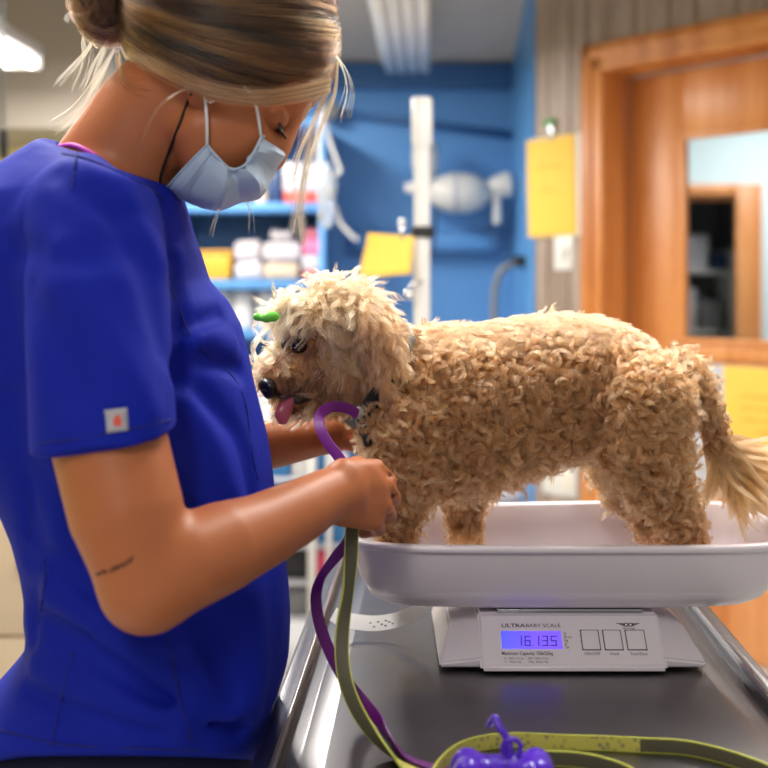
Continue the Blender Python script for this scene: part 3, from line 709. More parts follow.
# =====================================================================  EXAM TABLE
TZ = .899                                    # table top
YAW = .0446
tb = empty('exam_table', (.17, 1.35, 0), 'stainless steel exam table with raised rim under the scale', 'table')
N_, L_, b_ = nodes(M['steel'])
M['table_steel'] = m = mat('table_steel', srgb(122, 120, 122), .29, 1.0)
vary(m, 4, .25, srgb(104, 103, 106), stretch=(.4, 6, 1), bump=.012, bscale=60)
def sweep_rim(prof, y0, y1):
    """profile rows (inset from the outer edge, z) swept round the rectangle of the table top, closed over the middle"""
    xl, xr = -.118, .4495
    v, f = [], []
    for s, z in prof:
        for x, y in ((xl+s, y0+s), (xr-s, y0+s), (xr-s, y1-s), (xl+s, y1-s)):
            v.append((x+(y-1.284)*YAW, y, z))
    for i in range(len(prof)-1):
        for j in range(4):
            k = (j+1) % 4; f.append((i*4+j, i*4+k, (i+1)*4+k, (i+1)*4+j))
    n = (len(prof)-1)*4; f.append((n, n+1, n+2, n+3)); f.append((3, 2, 1, 0))
    bm = bmesh.new(); vs = [bm.verts.new(p) for p in v]; [bm.faces.new([vs[i] for i in q]) for q in f]
    bmesh.ops.bevel(bm, geom=[e for e in bm.edges], offset=.0012, segments=2, affect='EDGES')
    return bm_mesh('table_top', bm, True, 30)
prof = [(0, TZ-.04), (0, TZ+.001), (.003, TZ+.004), (.021, TZ+.004), (.024, TZ+.001), (.026, TZ-.011), (.042, TZ-.011), (.068, TZ-.0005), (.072, TZ)]
link('table_top', sweep_rim(prof, .74, 1.95), M['table_steel'], tb)
for x, y in ((-.07, .85), (.36, .85), (-.03, 1.85), (.41, 1.85)):
    box('leg', (x-.02, y-.02, .0), (x+.02, y+.02, TZ-.03), M['steel'], tb, .004)
box('lower_shelf', (-.06, .84, .25), (.40, 1.86, .275), M['steel'], tb, .004)
box('apron', (-.08, .80, TZ-.085), (.40, 1.90, TZ-.022), M['steel'], tb, .004)

# =====================================================================  BABY SCALE
M['scale'] = vary(mat('scale_plastic', srgb(230, 222, 229), .38), 200, .0, bump=.04, bscale=900)
M['tray'] = mat('tray_plastic', srgb(232, 223, 231), .3)
M['ink'] = mat('dark_blue_ink', srgb(38, 38, 58), .6)
sc = empty('baby_scale', (.225, 1.43, TZ), 'white electronic baby scale with blue lit display on the steel table', 'scale')
def prism(name, prof, x0, x1, m, parent, bev=.003, taper=None):
    bm = bmesh.new(); a = [bm.verts.new((x0, y, z)) for y, z in prof]; b = [bm.verts.new((x1, y, z)) for y, z in prof]
    n = len(prof); bm.faces.new(a[::-1]); bm.faces.new(b)
    for i in range(n): bm.faces.new((a[i], a[(i+1) % n], b[(i+1) % n], b[i]))
    if taper:
        for v in bm.verts: v.co.x, v.co.y = taper(v.co)
    bmesh.ops.recalc_face_normals(bm, faces=bm.faces[:])
    bmesh.ops.bevel(bm, geom=bm.edges[:], offset=bev, segments=3, affect='EDGES')
    return link(name, bm_mesh(name, bm, True, 35), m, parent)
PY0, PZ0, PY1, PZ1 = 1.322, TZ+.008, 1.374, TZ+.0575
prism('base', [(PY0, TZ+.003), (PY0, PZ0), (PY1, PZ1), (1.56, PZ1), (1.57, TZ+.003)], .114, .336, M['scale'], sc, .004)
def foot(sign):
    xi, xo = (.120, .066) if sign < 0 else (.330, .384)
    bm = bmesh.new()
    g = lambda x, y, z: bm.verts.new((x, y, z))
    lo = [(xi, 1.334, TZ+.004), (xo, 1.334, TZ+.004), (xo, 1.555, TZ+.004), (xi, 1.555, TZ+.004)]
    mid = [(xi, 1.332, TZ+.016), (xo, 1.332, TZ+.010), (xo, 1.557, TZ+.010), (xi, 1.557, TZ+.016)]
    k = -.012*sign
    top = [(xi, 1.375, TZ+.048), (xo+k*1.2, 1.385, TZ+.040), (xo+k*1.2, 1.53, TZ+.040), (xi, 1.53, TZ+.048)]
    R = [[g(*p) for p in r] for r in (lo, mid, top)]
    bm.faces.new(R[0]); bm.faces.new(R[2])
    for a, b in ((0, 1), (1, 2)):
        for i in range(4): bm.faces.new((R[a][i], R[a][(i+1) % 4], R[b][(i+1) % 4], R[b][i]))
    bmesh.ops.recalc_face_normals(bm, faces=bm.faces[:]); bmesh.ops.bevel(bm, geom=bm.edges[:], offset=.0025, segments=2, affect='EDGES')
    ft = link('foot', bm_mesh('foot', bm, True, 35), M['scale'], sc)
    for y in (1.37, 1.53): lathe('rubber_pad', [(.009, -.0045), (.010, 0), (.010, .006)], M['dark'], ft, (xi+sign*.03, y, TZ+.0045), 14)
foot(-1); foot(1)
# sloping front panel: ex along x, ev up the slope
ev = nrm(V(0, PY1-PY0, PZ1-PZ0)); PL = np.linalg.norm(V(PY1-PY0, PZ1-PZ0)); en = np.cross(V(1, 0, 0), ev)
PM = frame((0, PY0, PZ0), (1, 0, 0), ev)
def fpx(x, d=1.347): return (x-384)/FP*d
def fv(y): return (672-y)/65.0*PL*1.0
def panel(name, me, m, lift=.0003, parent=None):
    me.transform(PM @ Matrix.Translation((0, 0, lift))); return link(name, me, m, parent or sc)
def ptext(s, px, py, hpx, align='LEFT', bold=0.0, parent=None, m=None, squeeze=1.0, lift=.0003):
    size = hpx/65*PL/.70
    me = text_mesh('t', s, size, align, bold)
    me.transform(Matrix.Translation((fpx(px), fv(py), 0)) @ Matrix.Diagonal((squeeze, 1, 1, 1))); return me
def merge(name, mes):
    bm = bmesh.new()
    for q in mes: bm.from_mesh(q)
    me = bpy.data.meshes.new(name); bm.to_mesh(me); bm.free(); return me
def pbox(name, x0, x1, y0, y1, h0, h1, m, bev=.0006, parent=None):
    bm = bmesh.new(); bm_box(bm, (fpx(x0), fv(y1), h0), (fpx(x1), fv(y0), h1), bev); me = bm_mesh(name, bm, True, 40); me.transform(PM)
    return link(name, me, m, parent or sc)
# display
M['lcd'] = mat('lit_display', srgb(96, 84, 236), .25)
N, L, b = nodes(M['lcd'])
tc = N.new('ShaderNodeTexCoord'); sp = N.new('ShaderNodeSeparateXYZ'); L.new(tc.outputs['Generated'], sp.inputs[0])
cr = N.new('ShaderNodeValToRGB'); cr.color_ramp.elements[0].color = srgb(70, 84, 255); cr.color_ramp.elements[1].color = srgb(120, 84, 236); cr.color_ramp.elements[1].position = .6
L.new(sp.outputs[0], cr.inputs[0]); L.new(cr.outputs[0], b.inputs['Emission Color']); b.inputs['Emission Strength'].default_value = 1.05
lcd = pbox('display', 501.5, 562, 629, 650.5, -.002, .0006, M['lcd'])
SEG = {'0': 'abcdef', '1': 'bc', '3': 'abgcd', '5': 'afgcd', '6': 'afgedc', '7': 'abc'}
def seven(ch, x, y, w, h, th):
    out = []
    hh = h/2
    pos = {'a': (x, y+h-th, x+w, y+h), 'd': (x, y, x+w, y+th), 'g': (x, y+hh-th/2, x+w, y+hh+th/2), 'f': (x, y+hh, x+th, y+h), 'b': (x+w-th, y+hh, x+w, y+h), 'e': (x, y, x+th, y+hh), 'c': (x+w-th, y, x+w, y+hh)}
    for s in SEG[ch]: out.append(pos[s])
    return out
bm = bmesh.new(); x = 515.5; u = 1/FP*1.355
for ch in '16.13.5':
    if ch == '.':
        bm_box(bm, (fpx(x-1.6), fv(646.8), .0007), (fpx(x-.6), fv(645.9), .0008)); continue
    for a, b0, c, d in seven(ch, fpx(x), fv(647), 6.0*u, 12.0/65*PL, 1.1*u):
        bm_box(bm, (a+(b0-fv(647))*.10, b0, .0007), (c+(b0-fv(647))*.10, d, .0008))
    x += 8.7
me = bm_mesh('digits', bm); me.transform(PM); link('digits', me, mat('lcd_ink', srgb(74, 60, 190), .5), lcd)
# printing
pr = [ptext('ULTRA', 502.5, 624.6, 4.4, bold=.00010, squeeze=1.36), ptext('BABY SCALE', 527.0, 624.6, 4.4, squeeze=1.12),
      ptext('Maximum Capacity: 55lb/25kg', 500.5, 657.3, 3.9, bold=.00007, squeeze=.82),
      ptext('0 - 20lb x 0.1oz', 503, 662.4, 2.3), ptext('0 - 10kg x 5g', 503, 666.2, 2.3), ptext('20lb - 55lb x 0.2oz', 526, 662.4, 2.3, squeeze=.9), ptext('10kg - 25kg x 10g', 526, 666.2, 2.3, squeeze=.9)]
for i, s in enumerate(('lb', 'lb oz', 'kg', 'g', 'oz')): pr.append(ptext(s, 564.5, 633.5+i*4, 3.0))
pr += [ptext('ON/OFF', 590.5, 657.6, 3.4, 'CENTER'), ptext('Hold', 612.5, 657.6, 3.4, 'CENTER'), ptext('Tare/Zero', 636.5, 657.6, 3.4, 'CENTER', squeeze=.92), ptext('MyWeigh', 631, 627.2, 2.5, 'CENTER')]
panel('printing', merge('printing', pr), M['ink'])
# winged emblem: two rings with swept wings
bm = bmesh.new(); c0 = V(fpx(631), fv(621.6)); w = u
def flat(pts): bm.faces.new([bm.verts.new((c0[0]+p[0]*w, c0[1]+p[1]*w*1.0, 0)) for p in pts])
for s in (-1, 1):
    for k in range(16):
        a0, a1 = 2*math.pi*k/16, 2*math.pi*(k+1)/16; q = lambda r, a: (s*2.2+r*math.cos(a), r*math.sin(a))
        flat([q(2.3, a0), q(2.3, a1), q(1.3, a1), q(1.3, a0)])
    for i in range(3): flat([(s*4.2, 1.7-i*1.2), (s*(12-i*2.6), 2.0-i*1.3), (s*(11-i*2.6), 1.2-i*1.3), (s*4.2, .9-i*1.2)])
panel('emblem', bm_mesh('emblem', bm), M['ink'])
for k, (a, b0) in enumerate(((582, 599), (604.3, 621.5), (627, 645))):
    pbox('button_gap', a-.9, b0+.9, 627.6, 652, -.001, .0003, M['ink'], .0002)
    pbox('button', a, b0, 628.6, 651, -.001, .0014, M['scale'], .0008)
# steel weighing bar under the tray
box('load_bar', (.139, 1.375, PZ1-.001), (.318, 1.50, PZ1+.0045), M['steel'], sc, .002)
# tray: stacked rounded outlines
XC, YC = .228, 1.435
def se(a, b, z, n=88, ex=5.0, xc=XC, yc=YC, lift=0.0):
    o = []
    for i in range(n):
        t = 2*math.pi*i/n; c, s = math.cos(t), math.sin(t)
        x = a*math.copysign(abs(c)**(2/ex), c); y = b*math.copysign(abs(s)**(2/ex), s)
        zz = z+lift*max(0, min(1, (y/b+.2)/1.2))*(.2+.8*(x/a+1)/2)
        o.append((xc+x, yc+y, zz))
    return o
zr = CZ-.3085
LIFT = .012
secs = [se(.10, .03, zr-.0905, ex=4), se(.215, .055, zr-.0905, ex=4), se(.232, .066, zr-.087, ex=4.2), se(.246, .081, zr-.077, ex=4.5), se(.258, .097, zr-.055), se(.265, .108, zr-.028, lift=LIFT*.6), se(.268, .1135, zr-.012, lift=LIFT*.9), se(.2685, .114, zr-.009, lift=LIFT),
        se(.273, .119, zr-.0085, lift=LIFT), se(.2745, .1205, zr-.006, lift=LIFT), se(.274, .120, zr-.001, lift=LIFT), se(.271, .117, zr, lift=LIFT), se(.264, .110, zr, lift=LIFT), se(.260, .106, zr-.004, lift=LIFT), se(.254, .100, zr-.03, lift=LIFT*.5), se(.246, .092, zr-.062), se(.236, .083, zr-.076), se(.22, .072, zr-.080), se(.10, .03, zr-.080, ex=4)]
n = 88; v = [p for s_ in secs for p in s_]; f = []
for i in range(len(secs)-1):
    for j in range(n):
        k = (j+1) % n; f.append((i*n+j, i*n+k, (i+1)*n+k, (i+1)*n+j))
f.append(tuple(range(n-1, -1, -1))); f.append(tuple(range((len(secs)-1)*n, len(secs)*n)))
link('tray', arr_mesh('tray', v, f), M['tray'], sc)
TRAY = zr-.080                                # floor of the tray: the paws stand here

# =====================================================================  LEASHES, RECEIPT, BAG HOLDER
def strap_dirs(P, twist):
    T = np.gradient(P, axis=0); T /= np.linalg.norm(T, axis=1)[:, None]
    D = np.cross(T, V(0, 1, 0)); D /= np.linalg.norm(D, axis=1)[:, None]+1e-9
    B = np.cross(T, D); a = np.radians(twist)[:, None]
    return D*np.cos(a)+B*np.sin(a)
def weave(m, sx=90):
    N, L, b = nodes(m); tc = N.new('ShaderNodeTexCoord'); w = N.new('ShaderNodeTexWave'); w.inputs['Scale'].default_value = 9; w.bands_direction = 'DIAGONAL'
    L.new(tc.outputs['UV'], w.inputs['Vector']); bp = N.new('ShaderNodeBump'); bp.inputs['Strength'].default_value = .25; bp.inputs['Distance'].default_value = .0006
    L.new(w.outputs[0], bp.inputs['Height']); L.new(bp.outputs[0], b.inputs['Normal']); return m
M['purple_web'] = weave(mat('purple_webbing', srgb(108, 20, 122), .42)); M['olive_web'] = weave(mat('olive_webbing', srgb(84, 82, 62), .6)); M['lime'] = mat('lime_edge', srgb(186, 190, 74), .5)
M['lime_print'] = m = weave(mat('printed_lime_webbing', srgb(198, 192, 92), .5))
N, L, b = nodes(m); tc = N.new('ShaderNodeTexCoord'); vo = N.new('ShaderNodeTexVoronoi'); vo.inputs['Scale'].default_value = 2.2; L.new(tc.outputs['UV'], vo.inputs['Vector'])
cr = N.new('ShaderNodeValToRGB'); cr.color_ramp.interpolation = 'CONSTANT'; e = cr.color_ramp.elements; e[0].color = srgb(150, 110, 130); e[1].position = .20; e[1].color = srgb(198, 192, 92)
x = e.new(.28); x.color = srgb(110, 140, 80); x = e.new(.34); x.color = srgb(202, 194, 94)
L.new(vo.outputs['Distance'], cr.inputs[0]); L.new(cr.outputs[0], b.inputs['Base Color'])
def tabd(py, z=0.0): return (CZ-TZ-z)*FP/(py-HOR)     # distance of the table top at a row
def strap(name, rows, w, th, mats, parent=None, n=140):
    """rows: px, py, d, twist"""
    R = spline(rows, n); P = np.array([W(*r[:3]) for r in R])
    return ribbon(name, P, strap_dirs(P, R[:, 3]), w, th, mats, parent)
pz = empty('purple_leash', (.0, 1.2, TZ), 'purple webbing leash looping from the dog collar through the fist to the table', 'leash')
PW = [M['purple_web']]*3
strap('webbing', [(358, 414, 1.345, 20), (346, 408, 1.335, 0), (331, 407, 1.32, 0), (320, 415, 1.30, -10), (320, 427, 1.28, 10), (328, 443, 1.255, 15), (340, 459, 1.225, 10), (350, 478, 1.215, 0), (353, 500, 1.21, 0), (352, 520, 1.205, 0), (349, 540, 1.20, 10),
    (335, 558, 1.20, 40), (322, 576, 1.20, 55), (316, 597, 1.20, 20), (320, 625, 1.20, 0), (330, 652, 1.20, 0), (344, 678, 1.20, 0), (362, 700, 1.185, 0), (380, 722, 1.160, 10), (394, 742, 1.118, 35), (408, 757, 1.088, 70), (426, 765, 1.071, 85), (450, 771, 1.058, 90)], .0125, .0018, PW, pz, 180)
lathe('clip_ring', [(.006, 0), (.0075, .001), (.0075, .002), (.006, .003), (.005, .0015)], M['steel'], pz, (0, 0, 0), 16, M=frame(W(358, 413, 1.345), (0, 0, 1), (1, 0, 0)))
gl = empty('green_leash', (.2, 1.1, TZ), 'lime green printed leash with olive back hanging from the fist and coiled on the table', 'leash')
GM = [M['lime_print'], M['olive_web'], M['lime']]
za = .0078
strap('webbing', [(354, 512, 1.200, 175), (352, 530, 1.195, 175), (351, 556, 1.185, 165), (348, 590, 1.175, 140), (343, 625, 1.16, 160), (342, 655, 1.145, 178), (346, 682, 1.13, 185), (356, 708, 1.115, 192), (371, 732, 1.10, 205), (389, 752, 1.083, 235), (404, 765, 1.07, 262), (420, 776, 1.045, 270),
    (432, 784, tabd(784, za), 280), (430, 790, tabd(790, za), 310), (432, 780, tabd(780, za), 350), (442, 764, tabd(764, za), 360), (458, 751, tabd(751, za), 360), (482, 743, tabd(743, za), 360), (515, 740, tabd(740, za), 360), (560, 742, tabd(742, za), 360), (600, 743, tabd(743, za), 360), (642, 745, tabd(745, za), 360)], .0148, .0020, GM, gl, 220)
strap('webbing_end', [(640, 745, tabd(745, za), 180), (680, 747, tabd(747, za), 180), (712, 753, tabd(753, za), 180), (745, 763, tabd(763, za), 180), (775, 776, tabd(776, za), 180), (800, 800, tabd(800, za), 180), (780, 830, tabd(830, za), 180), (720, 835, tabd(835, za), 180)], .0148, .0022, GM, gl, 90)
strap('handle_loop', [(520, 757, tabd(757, za), 180), (548, 758, tabd(758, za), 180), (580, 760, tabd(760, za), 180), (608, 766, tabd(766, za), 180), (632, 776, tabd(776, za), 180), (640, 790, tabd(790, za), 180)], .0148, .0022, GM, gl, 60)
# thermal receipt curling on the table
rc = [(333, 614), (342, 619), (356, 622), (372, 623.5), (388, 622), (402, 618), (414, 613), (425, 606)]
P = spline([list(W(x, y, 1.475-.0008*(x-333)*.2))+[0] for x, y in rc], 30)[:, :3]
dirs = np.array([V(.05, .8, .62)]*30)
P[:, 2] = np.maximum(P[:, 2], TZ+.0125)
rp = ribbon('receipt', P, dirs, .024, .0006, [M['white_paper']]*3); recenter(rp); tag(rp, 'curled white paper receipt standing on the steel table under the tray', 'receipt')
ri = bmesh.new()
for i, (a, z) in enumerate(((12, .55), (13, .3), (14, .6), (15, .42), (16, .62), (16, .3), (17, .5), (18, .35))):
    p = P[a]+(z-.5)*.024*nrm(dirs[a])+V(0, -.0012, 0); bm_box(ri, (p[0]-.0016, p[1], p[2]-.0008), (p[0]+.0016, p[1]+.0002, p[2]+.0008))
pm = bm_mesh('faint_print', ri); pm.transform(Matrix.Translation(-rp.location)); link('faint_print', pm, mat('receipt_ink', srgb(150, 148, 156), .7), rp, local=True)
# purple bone shaped bag holder
M['holder'] = mat('purple_gloss_plastic', srgb(84, 42, 196), .2)
bh = empty('waste_bag_holder', (.106, 1.002, TZ), 'glossy purple bone-shaped waste bag holder lying by the coiled green leash', 'bag holder')
F = Field((.03, .95, TZ-.01), (.19, 1.06, TZ+.07), .0016)
c = W(503, 757, 1.002); hx = .031
cz = TZ+.0205
F.add(cone((c[0]-hx*.8, 1.002, cz), (c[0]+hx*.8, 1.002, cz), .0185, .0185), .004)
for s in (-1, 1):
    for t in (-1, 1): F.add(ell((c[0]+s*hx, 1.002+t*.011, cz), (.0165, .0165, .0205)), .006)
link('case', F.mesh('case'), M['holder'], bh)
tube('seam_ring', [(c[0]+.001, 1.002+.0188*math.cos(a), cz+.0188*math.sin(a)) for a in np.linspace(0, 2*math.pi, 40)], .0007, mat('seam_purple', srgb(60, 30, 150), .4), bh, 6)
pts = spline([(c[0]+.006, 1.002, cz+.017), (c[0]+.006, 1.003, cz+.026), (c[0]+.003, 1.006, cz+.034), (c[0]-.003, 1.010, cz+.042), (c[0]-.006, 1.016, cz+.047), (c[0]-.010, 1.030, cz+.035)], 30)
tube('strap', pts, .0034, M['holder'], bh, 8)
tube('ring', [(c[0]+.008+.008*math.cos(a), 1.003, cz+.025+.008*math.sin(a)) for a in np.linspace(0, 2*math.pi, 30)], .0024, M['holder'], bh, 8)
# =====================================================================  DOG
DD = 1.435
def hair_mat(name, rough=.32, rad=.45, coat=0.0):
    m = bpy.data.materials.new(name); m.use_nodes = True; N, L = m.node_tree.nodes, m.node_tree.links
    N.remove(N['Principled BSDF']); h = N.new('ShaderNodeBsdfHairPrincipled'); h.model = 'CHIANG'; h.parametrization = 'COLOR'
    a = N.new('ShaderNodeAttribute'); a.attribute_name = 'tint'; L.new(a.outputs['Color'], h.inputs['Color'])
    h.inputs['Roughness'].default_value = rough; h.inputs['Radial Roughness'].default_value = rad; h.inputs['Coat'].default_value = coat
    h.inputs['Random Roughness'].default_value = .2
    L.new(h.outputs[0], N['Material Output'].inputs['Surface']); return m
M['fur'] = hair_mat('curly_fur', .38, .55)
M['dog_skin'] = vary(mat('fur_undercoat', srgb(150, 108, 70), .9, spec=.1), 60, .4, srgb(120, 82, 50))
dog = empty('dog', (W(530, 0, DD)[0], DD, TRAY), 'small curly apricot dog standing in the scale tray with tongue out', 'dog')
q = lambda n: n*DD/FP
F = Field(W(232, 262, DD)-V(0, .15, .36), W(740, 270, DD)+V(0, .16, 0), .0042)
xs = [372, 390, 410, 440, 470, 500, 530, 560, 590, 616, 640, 659, 671]
tp = [362, 340, 329, 328, 328, 324, 320, 318, 320, 327, 340, 356, 380]
bt = [448, 472, 484, 488, 484, 474, 462, 450, 440, 440, 440, 432, 412]
hw = [.045, .062, .072, .080, .083, .083, .080, .076, .074, .074, .070, .056, .030]
F.add(loft(0, [W(x, 0, DD)[0] for x in xs], [DD]*13, hw, [(W(0, a, DD)[2]+W(0, b, DD)[2])/2 for a, b in zip(tp, bt)], [q((b-a)/2) for a, b in zip(tp, bt)], 2.15), .015)
def limb(rows, k=.02): F.add(chain([W(*r[:3]) for r in rows], [r[3] for r in rows]), k)
limb([(405, 425, 1.385, .046), (408, 465, 1.375, .031), (402, 505, 1.375, .019), (394, 545, 1.39, .015), (390, 576, 1.40, .015)])       # near fore leg
limb([(392, 582, 1.39, .0155), (378, 585, 1.385, .013)], .008)
limb([(455, 440, 1.48, .040), (462, 480, 1.49, .027), (464, 510, 1.49, .017), (465, 545, 1.487, .0145), (466, 560, 1.485, .015)])       # far fore leg
limb([(464, 565, 1.485, .016), (450, 568, 1.48, .013)], .008)
limb([(640, 400, 1.375, .050), (640, 440, 1.365, .044), (652, 478, 1.37, .027), (682, 520, 1.38, .019), (687, 550, 1.39, .0155), (680, 578, 1.40, .0165)])  # near hind leg
limb([(678, 583, 1.39, .017), (661, 586, 1.385, .014)], .008)
limb([(636, 410, 1.49, .048), (622, 450, 1.495, .036), (628, 482, 1.492, .026), (655, 518, 1.487, .018), (660, 545, 1.485, .0145), (654, 562, 1.483, .016)])
limb([(652, 567, 1.483, .016), (636, 570, 1.48, .0135)], .008)
limb([(672, 372, DD, .022), (698, 386, DD, .013), (711, 412, DD, .0105), (718, 444, DD, .009), (722, 466, DD, .006)], .006)               # tail
# neck and head
limb([(352, 338, 1.405, .044), (385, 375, 1.42, .056), (410, 395, DD, .066)], .02)
HC = W(343, 326, 1.402); hf = nrm(W(267, 386, 1.345)-HC)
F.add(ell(HC, (.046, .046, .043)), .02)
F.add(ell(W(322, 330, 1.385), (.036, .038, .034)), .02)
limb([(318, 352, 1.385, .034), (292, 370, 1.364, .022), (277, 380, 1.352, .0165)], .015)
limb([(330, 378, 1.385, .027), (304, 396, 1.37, .016), (290, 402, 1.362, .011)], .008)
F.add(ell(W(340, 365, 1.395), (.034, .040, .034)), .02)
Fhead = None
limb([(366, 308, 1.36, .014), (380, 335, 1.346, .016), (388, 362, 1.342, .013), (390, 372, 1.343, .009)], .008)       # near ear flap
limb([(352, 300, 1.44, .014), (350, 330, 1.468, .016), (352, 362, 1.470, .012)], .008)                              # far ear flap
def hit(Fd, px, py, d0, d1, step=.0015):
    """distance at which the sight line through (px,py) meets the modelled surface"""
    d = d0
    while d < d1:
        p = W(px, py, d); i = np.round((p-Fd.lo)/Fd.h).astype(int)
        if np.all(i >= 0) and np.all(i < Fd.n) and Fd.F[tuple(i)] < 0: return d
        d += step
    return (d0+d1)/2
de = hit(F, 298, 347, 1.28, 1.45); df_ = hit(F, 266, 346, 1.28, 1.45)
def near(v, lo, hi): return (v >= lo) & (v <= hi)
body = link('body', F.mesh('body', 3), M['dog_skin'], dog)
M['dog_black'] = mat('nose_black', srgb(24, 20, 20), .3); M['eye'] = mat('dark_eye', srgb(26, 16, 12), .06)
M['tongue'] = mat('tongue_pink', srgb(172, 84, 104), .3, Subsurface_Weight=.2)
EYE = W(299, 346, de-.002); EYE2 = EYE+nrm(np.cross(hf, V(0, 0, 1)))*-.0
side = nrm(np.cross(V(0, 0, 1), hf)); side = side if side[1] > 0 else -side        # towards the far side of the head
c0 = HC+hf*(EYE-HC).dot(hf)
EYE2 = EYE+side*2*((c0-EYE).dot(side))
def ball(name, c, r, m, parent, R=None, seg=20):
    bm = bmesh.new(); bmesh.ops.create_uvsphere(bm, u_segments=seg, v_segments=seg*2//3, radius=1)
    for v in bm.verts:
        p = V(*v.co)*np.asarray(r); v.co = Vector(np.asarray(c)+(p if R is None else p@np.asarray(R)))
    return link(name, bm_mesh(name, bm, True), m, parent)
ball('eye', EYE, (.0108, .0115, .0092), M['eye'], dog); ball('eye', EYE2, (.0095,)*3, M['eye'], dog)
NOSE = W(267, 386, 1.340)
Fn = Field(NOSE-.025, NOSE+.025, .0012)
R3 = np.array([hf, side, np.cross(hf, side)])
Fn.add(ell(NOSE, (.010, .0155, .0105), R3), .004); Fn.add(ell(NOSE+V(0.004, 0, -.008), (.009, .009, .007), R3), .004)
for s in (-1, 1): Fn.sub(ell(NOSE+hf*.010+side*s*.0065-V(0, 0, .001), (.004, .003, .0022), R3), .002)
link('nose', Fn.mesh('nose', 1), M['dog_black'], dog)
# tongue: thin curled slab hanging out between the jaws
Pt = spline([W(318, 388, 1.372), W(302, 394, 1.362), W(290, 400, 1.350), W(285, 411, 1.343), W(284, 424, 1.344)], 22)
Wt = np.interp(np.linspace(0, 1, 22), [0, .5, .85, 1], [.011, .0125, .011, .005]); v, f = [], []
sd = nrm(V(.88, .45, .12))
for i in range(22):
    t = nrm(Pt[min(i+1, 21)]-Pt[max(i-1, 0)]); nn = nrm(np.cross(t, sd))
    for j in range(12):
        a = 2*math.pi*j/12; v.append(Pt[i]+sd*Wt[i]*math.cos(a)+nn*(.0028*math.sin(a)-.003*math.cos(a)**2))
for i in range(21):
    for j in range(12): k = (j+1) % 12; f.append((i*12+j, i*12+k, (i+1)*12+k, (i+1)*12+j))
f.append(tuple(range(11, -1, -1))); f.append(tuple(range(21*12, 22*12)))
link('tongue', arr_mesh('tongue', v, f), M['tongue'], dog)
tube('mouth', spline([W(278, 396, 1.352), W(290, 399, 1.355), W(302, 399, 1.357), W(313, 395, 1.360)], 20), [.002+.0045*math.sin(i/19*3.1) for i in range(20)], M['dog_black'], dog, 8)
# collar
cn = nrm(V(.85, .12, -.55)); cc = W(378, 376, 1.424); ca_ = nrm(np.cross(cn, V(0, 1, 0))); cb = np.cross(cn, ca_)
th = np.linspace(0, 2*math.pi, 73); CR = .071
P = np.array([cc+CR*(math.cos(t)*ca_*1.0+math.sin(t)*cb*1.04) for t in th])
colr = ribbon('collar', P, np.repeat(cn[None], 73, 0), .019, .003, [mat('black_nylon', srgb(20, 20, 24), .55)]*3, dog)
rg = W(362, 420, 1.352)
tube('tag_ring', [rg+V(.0075*math.cos(a), 0.002, .0075*math.sin(a)) for a in np.linspace(0, 6.283, 24)], .0013, M['steel'], colr, 6)
tube('tag_ring', [W(364, 431, 1.352)+V(.0055*math.cos(a), .0055*math.sin(a), .0055*math.sin(a)) for a in np.linspace(0, 6.283, 24)], .0013, M['dark'], colr, 6)
tube('tag', spline([W(365, 434, 1.352), W(367, 441, 1.350), W(368, 447, 1.350)], 12), [.003, .0045, .005, .005, .005, .005, .005, .005, .005, .005, .004, .002], M['dark'], colr, 8)
# ---------------------------------------------------------------- fur
me = body.data; me.calc_loop_triangles()
nv = len(me.vertices); co = np.empty(nv*3); me.vertices.foreach_get('co', co); co = co.reshape(-1, 3)+np.array(dog.location)
vn = np.empty(nv*3); me.vertices.foreach_get('normal', vn); vn = vn.reshape(-1, 3)
tri = np.empty(len(me.loop_triangles)*3, np.int32); me.loop_triangles.foreach_get('vertices', tri); tri = tri.reshape(-1, 3)
A = .5*np.linalg.norm(np.cross(co[tri[:, 1]]-co[tri[:, 0]], co[tri[:, 2]]-co[tri[:, 0]]), axis=1)
def roots(n):
    t = rng.choice(len(tri), n, p=A/A.sum()); u = rng.random((n, 2)); s = u.sum(1) > 1; u[s] = 1-u[s]
    w = np.stack([1-u.sum(1), u[:, 0], u[:, 1]], 1)
    p = (co[tri[t]]*w[:, :, None]).sum(1); n_ = (vn[tri[t]]*w[:, :, None]).sum(1)
    return p, n_/np.linalg.norm(n_, axis=1)[:, None]
def spread(p, n, r):
    """thin a root set so that clumps keep roughly r apart (grid hashing)"""
    key = np.floor(p/r).astype(np.int64); h = key[:, 0]*73856093 ^ key[:, 1]*19349663 ^ key[:, 2]*83492791
    _, i = np.unique(h, return_index=True); return p[i], n[i]
def unit(v): return v/(np.linalg.norm(v, axis=1)[:, None]+1e-9)
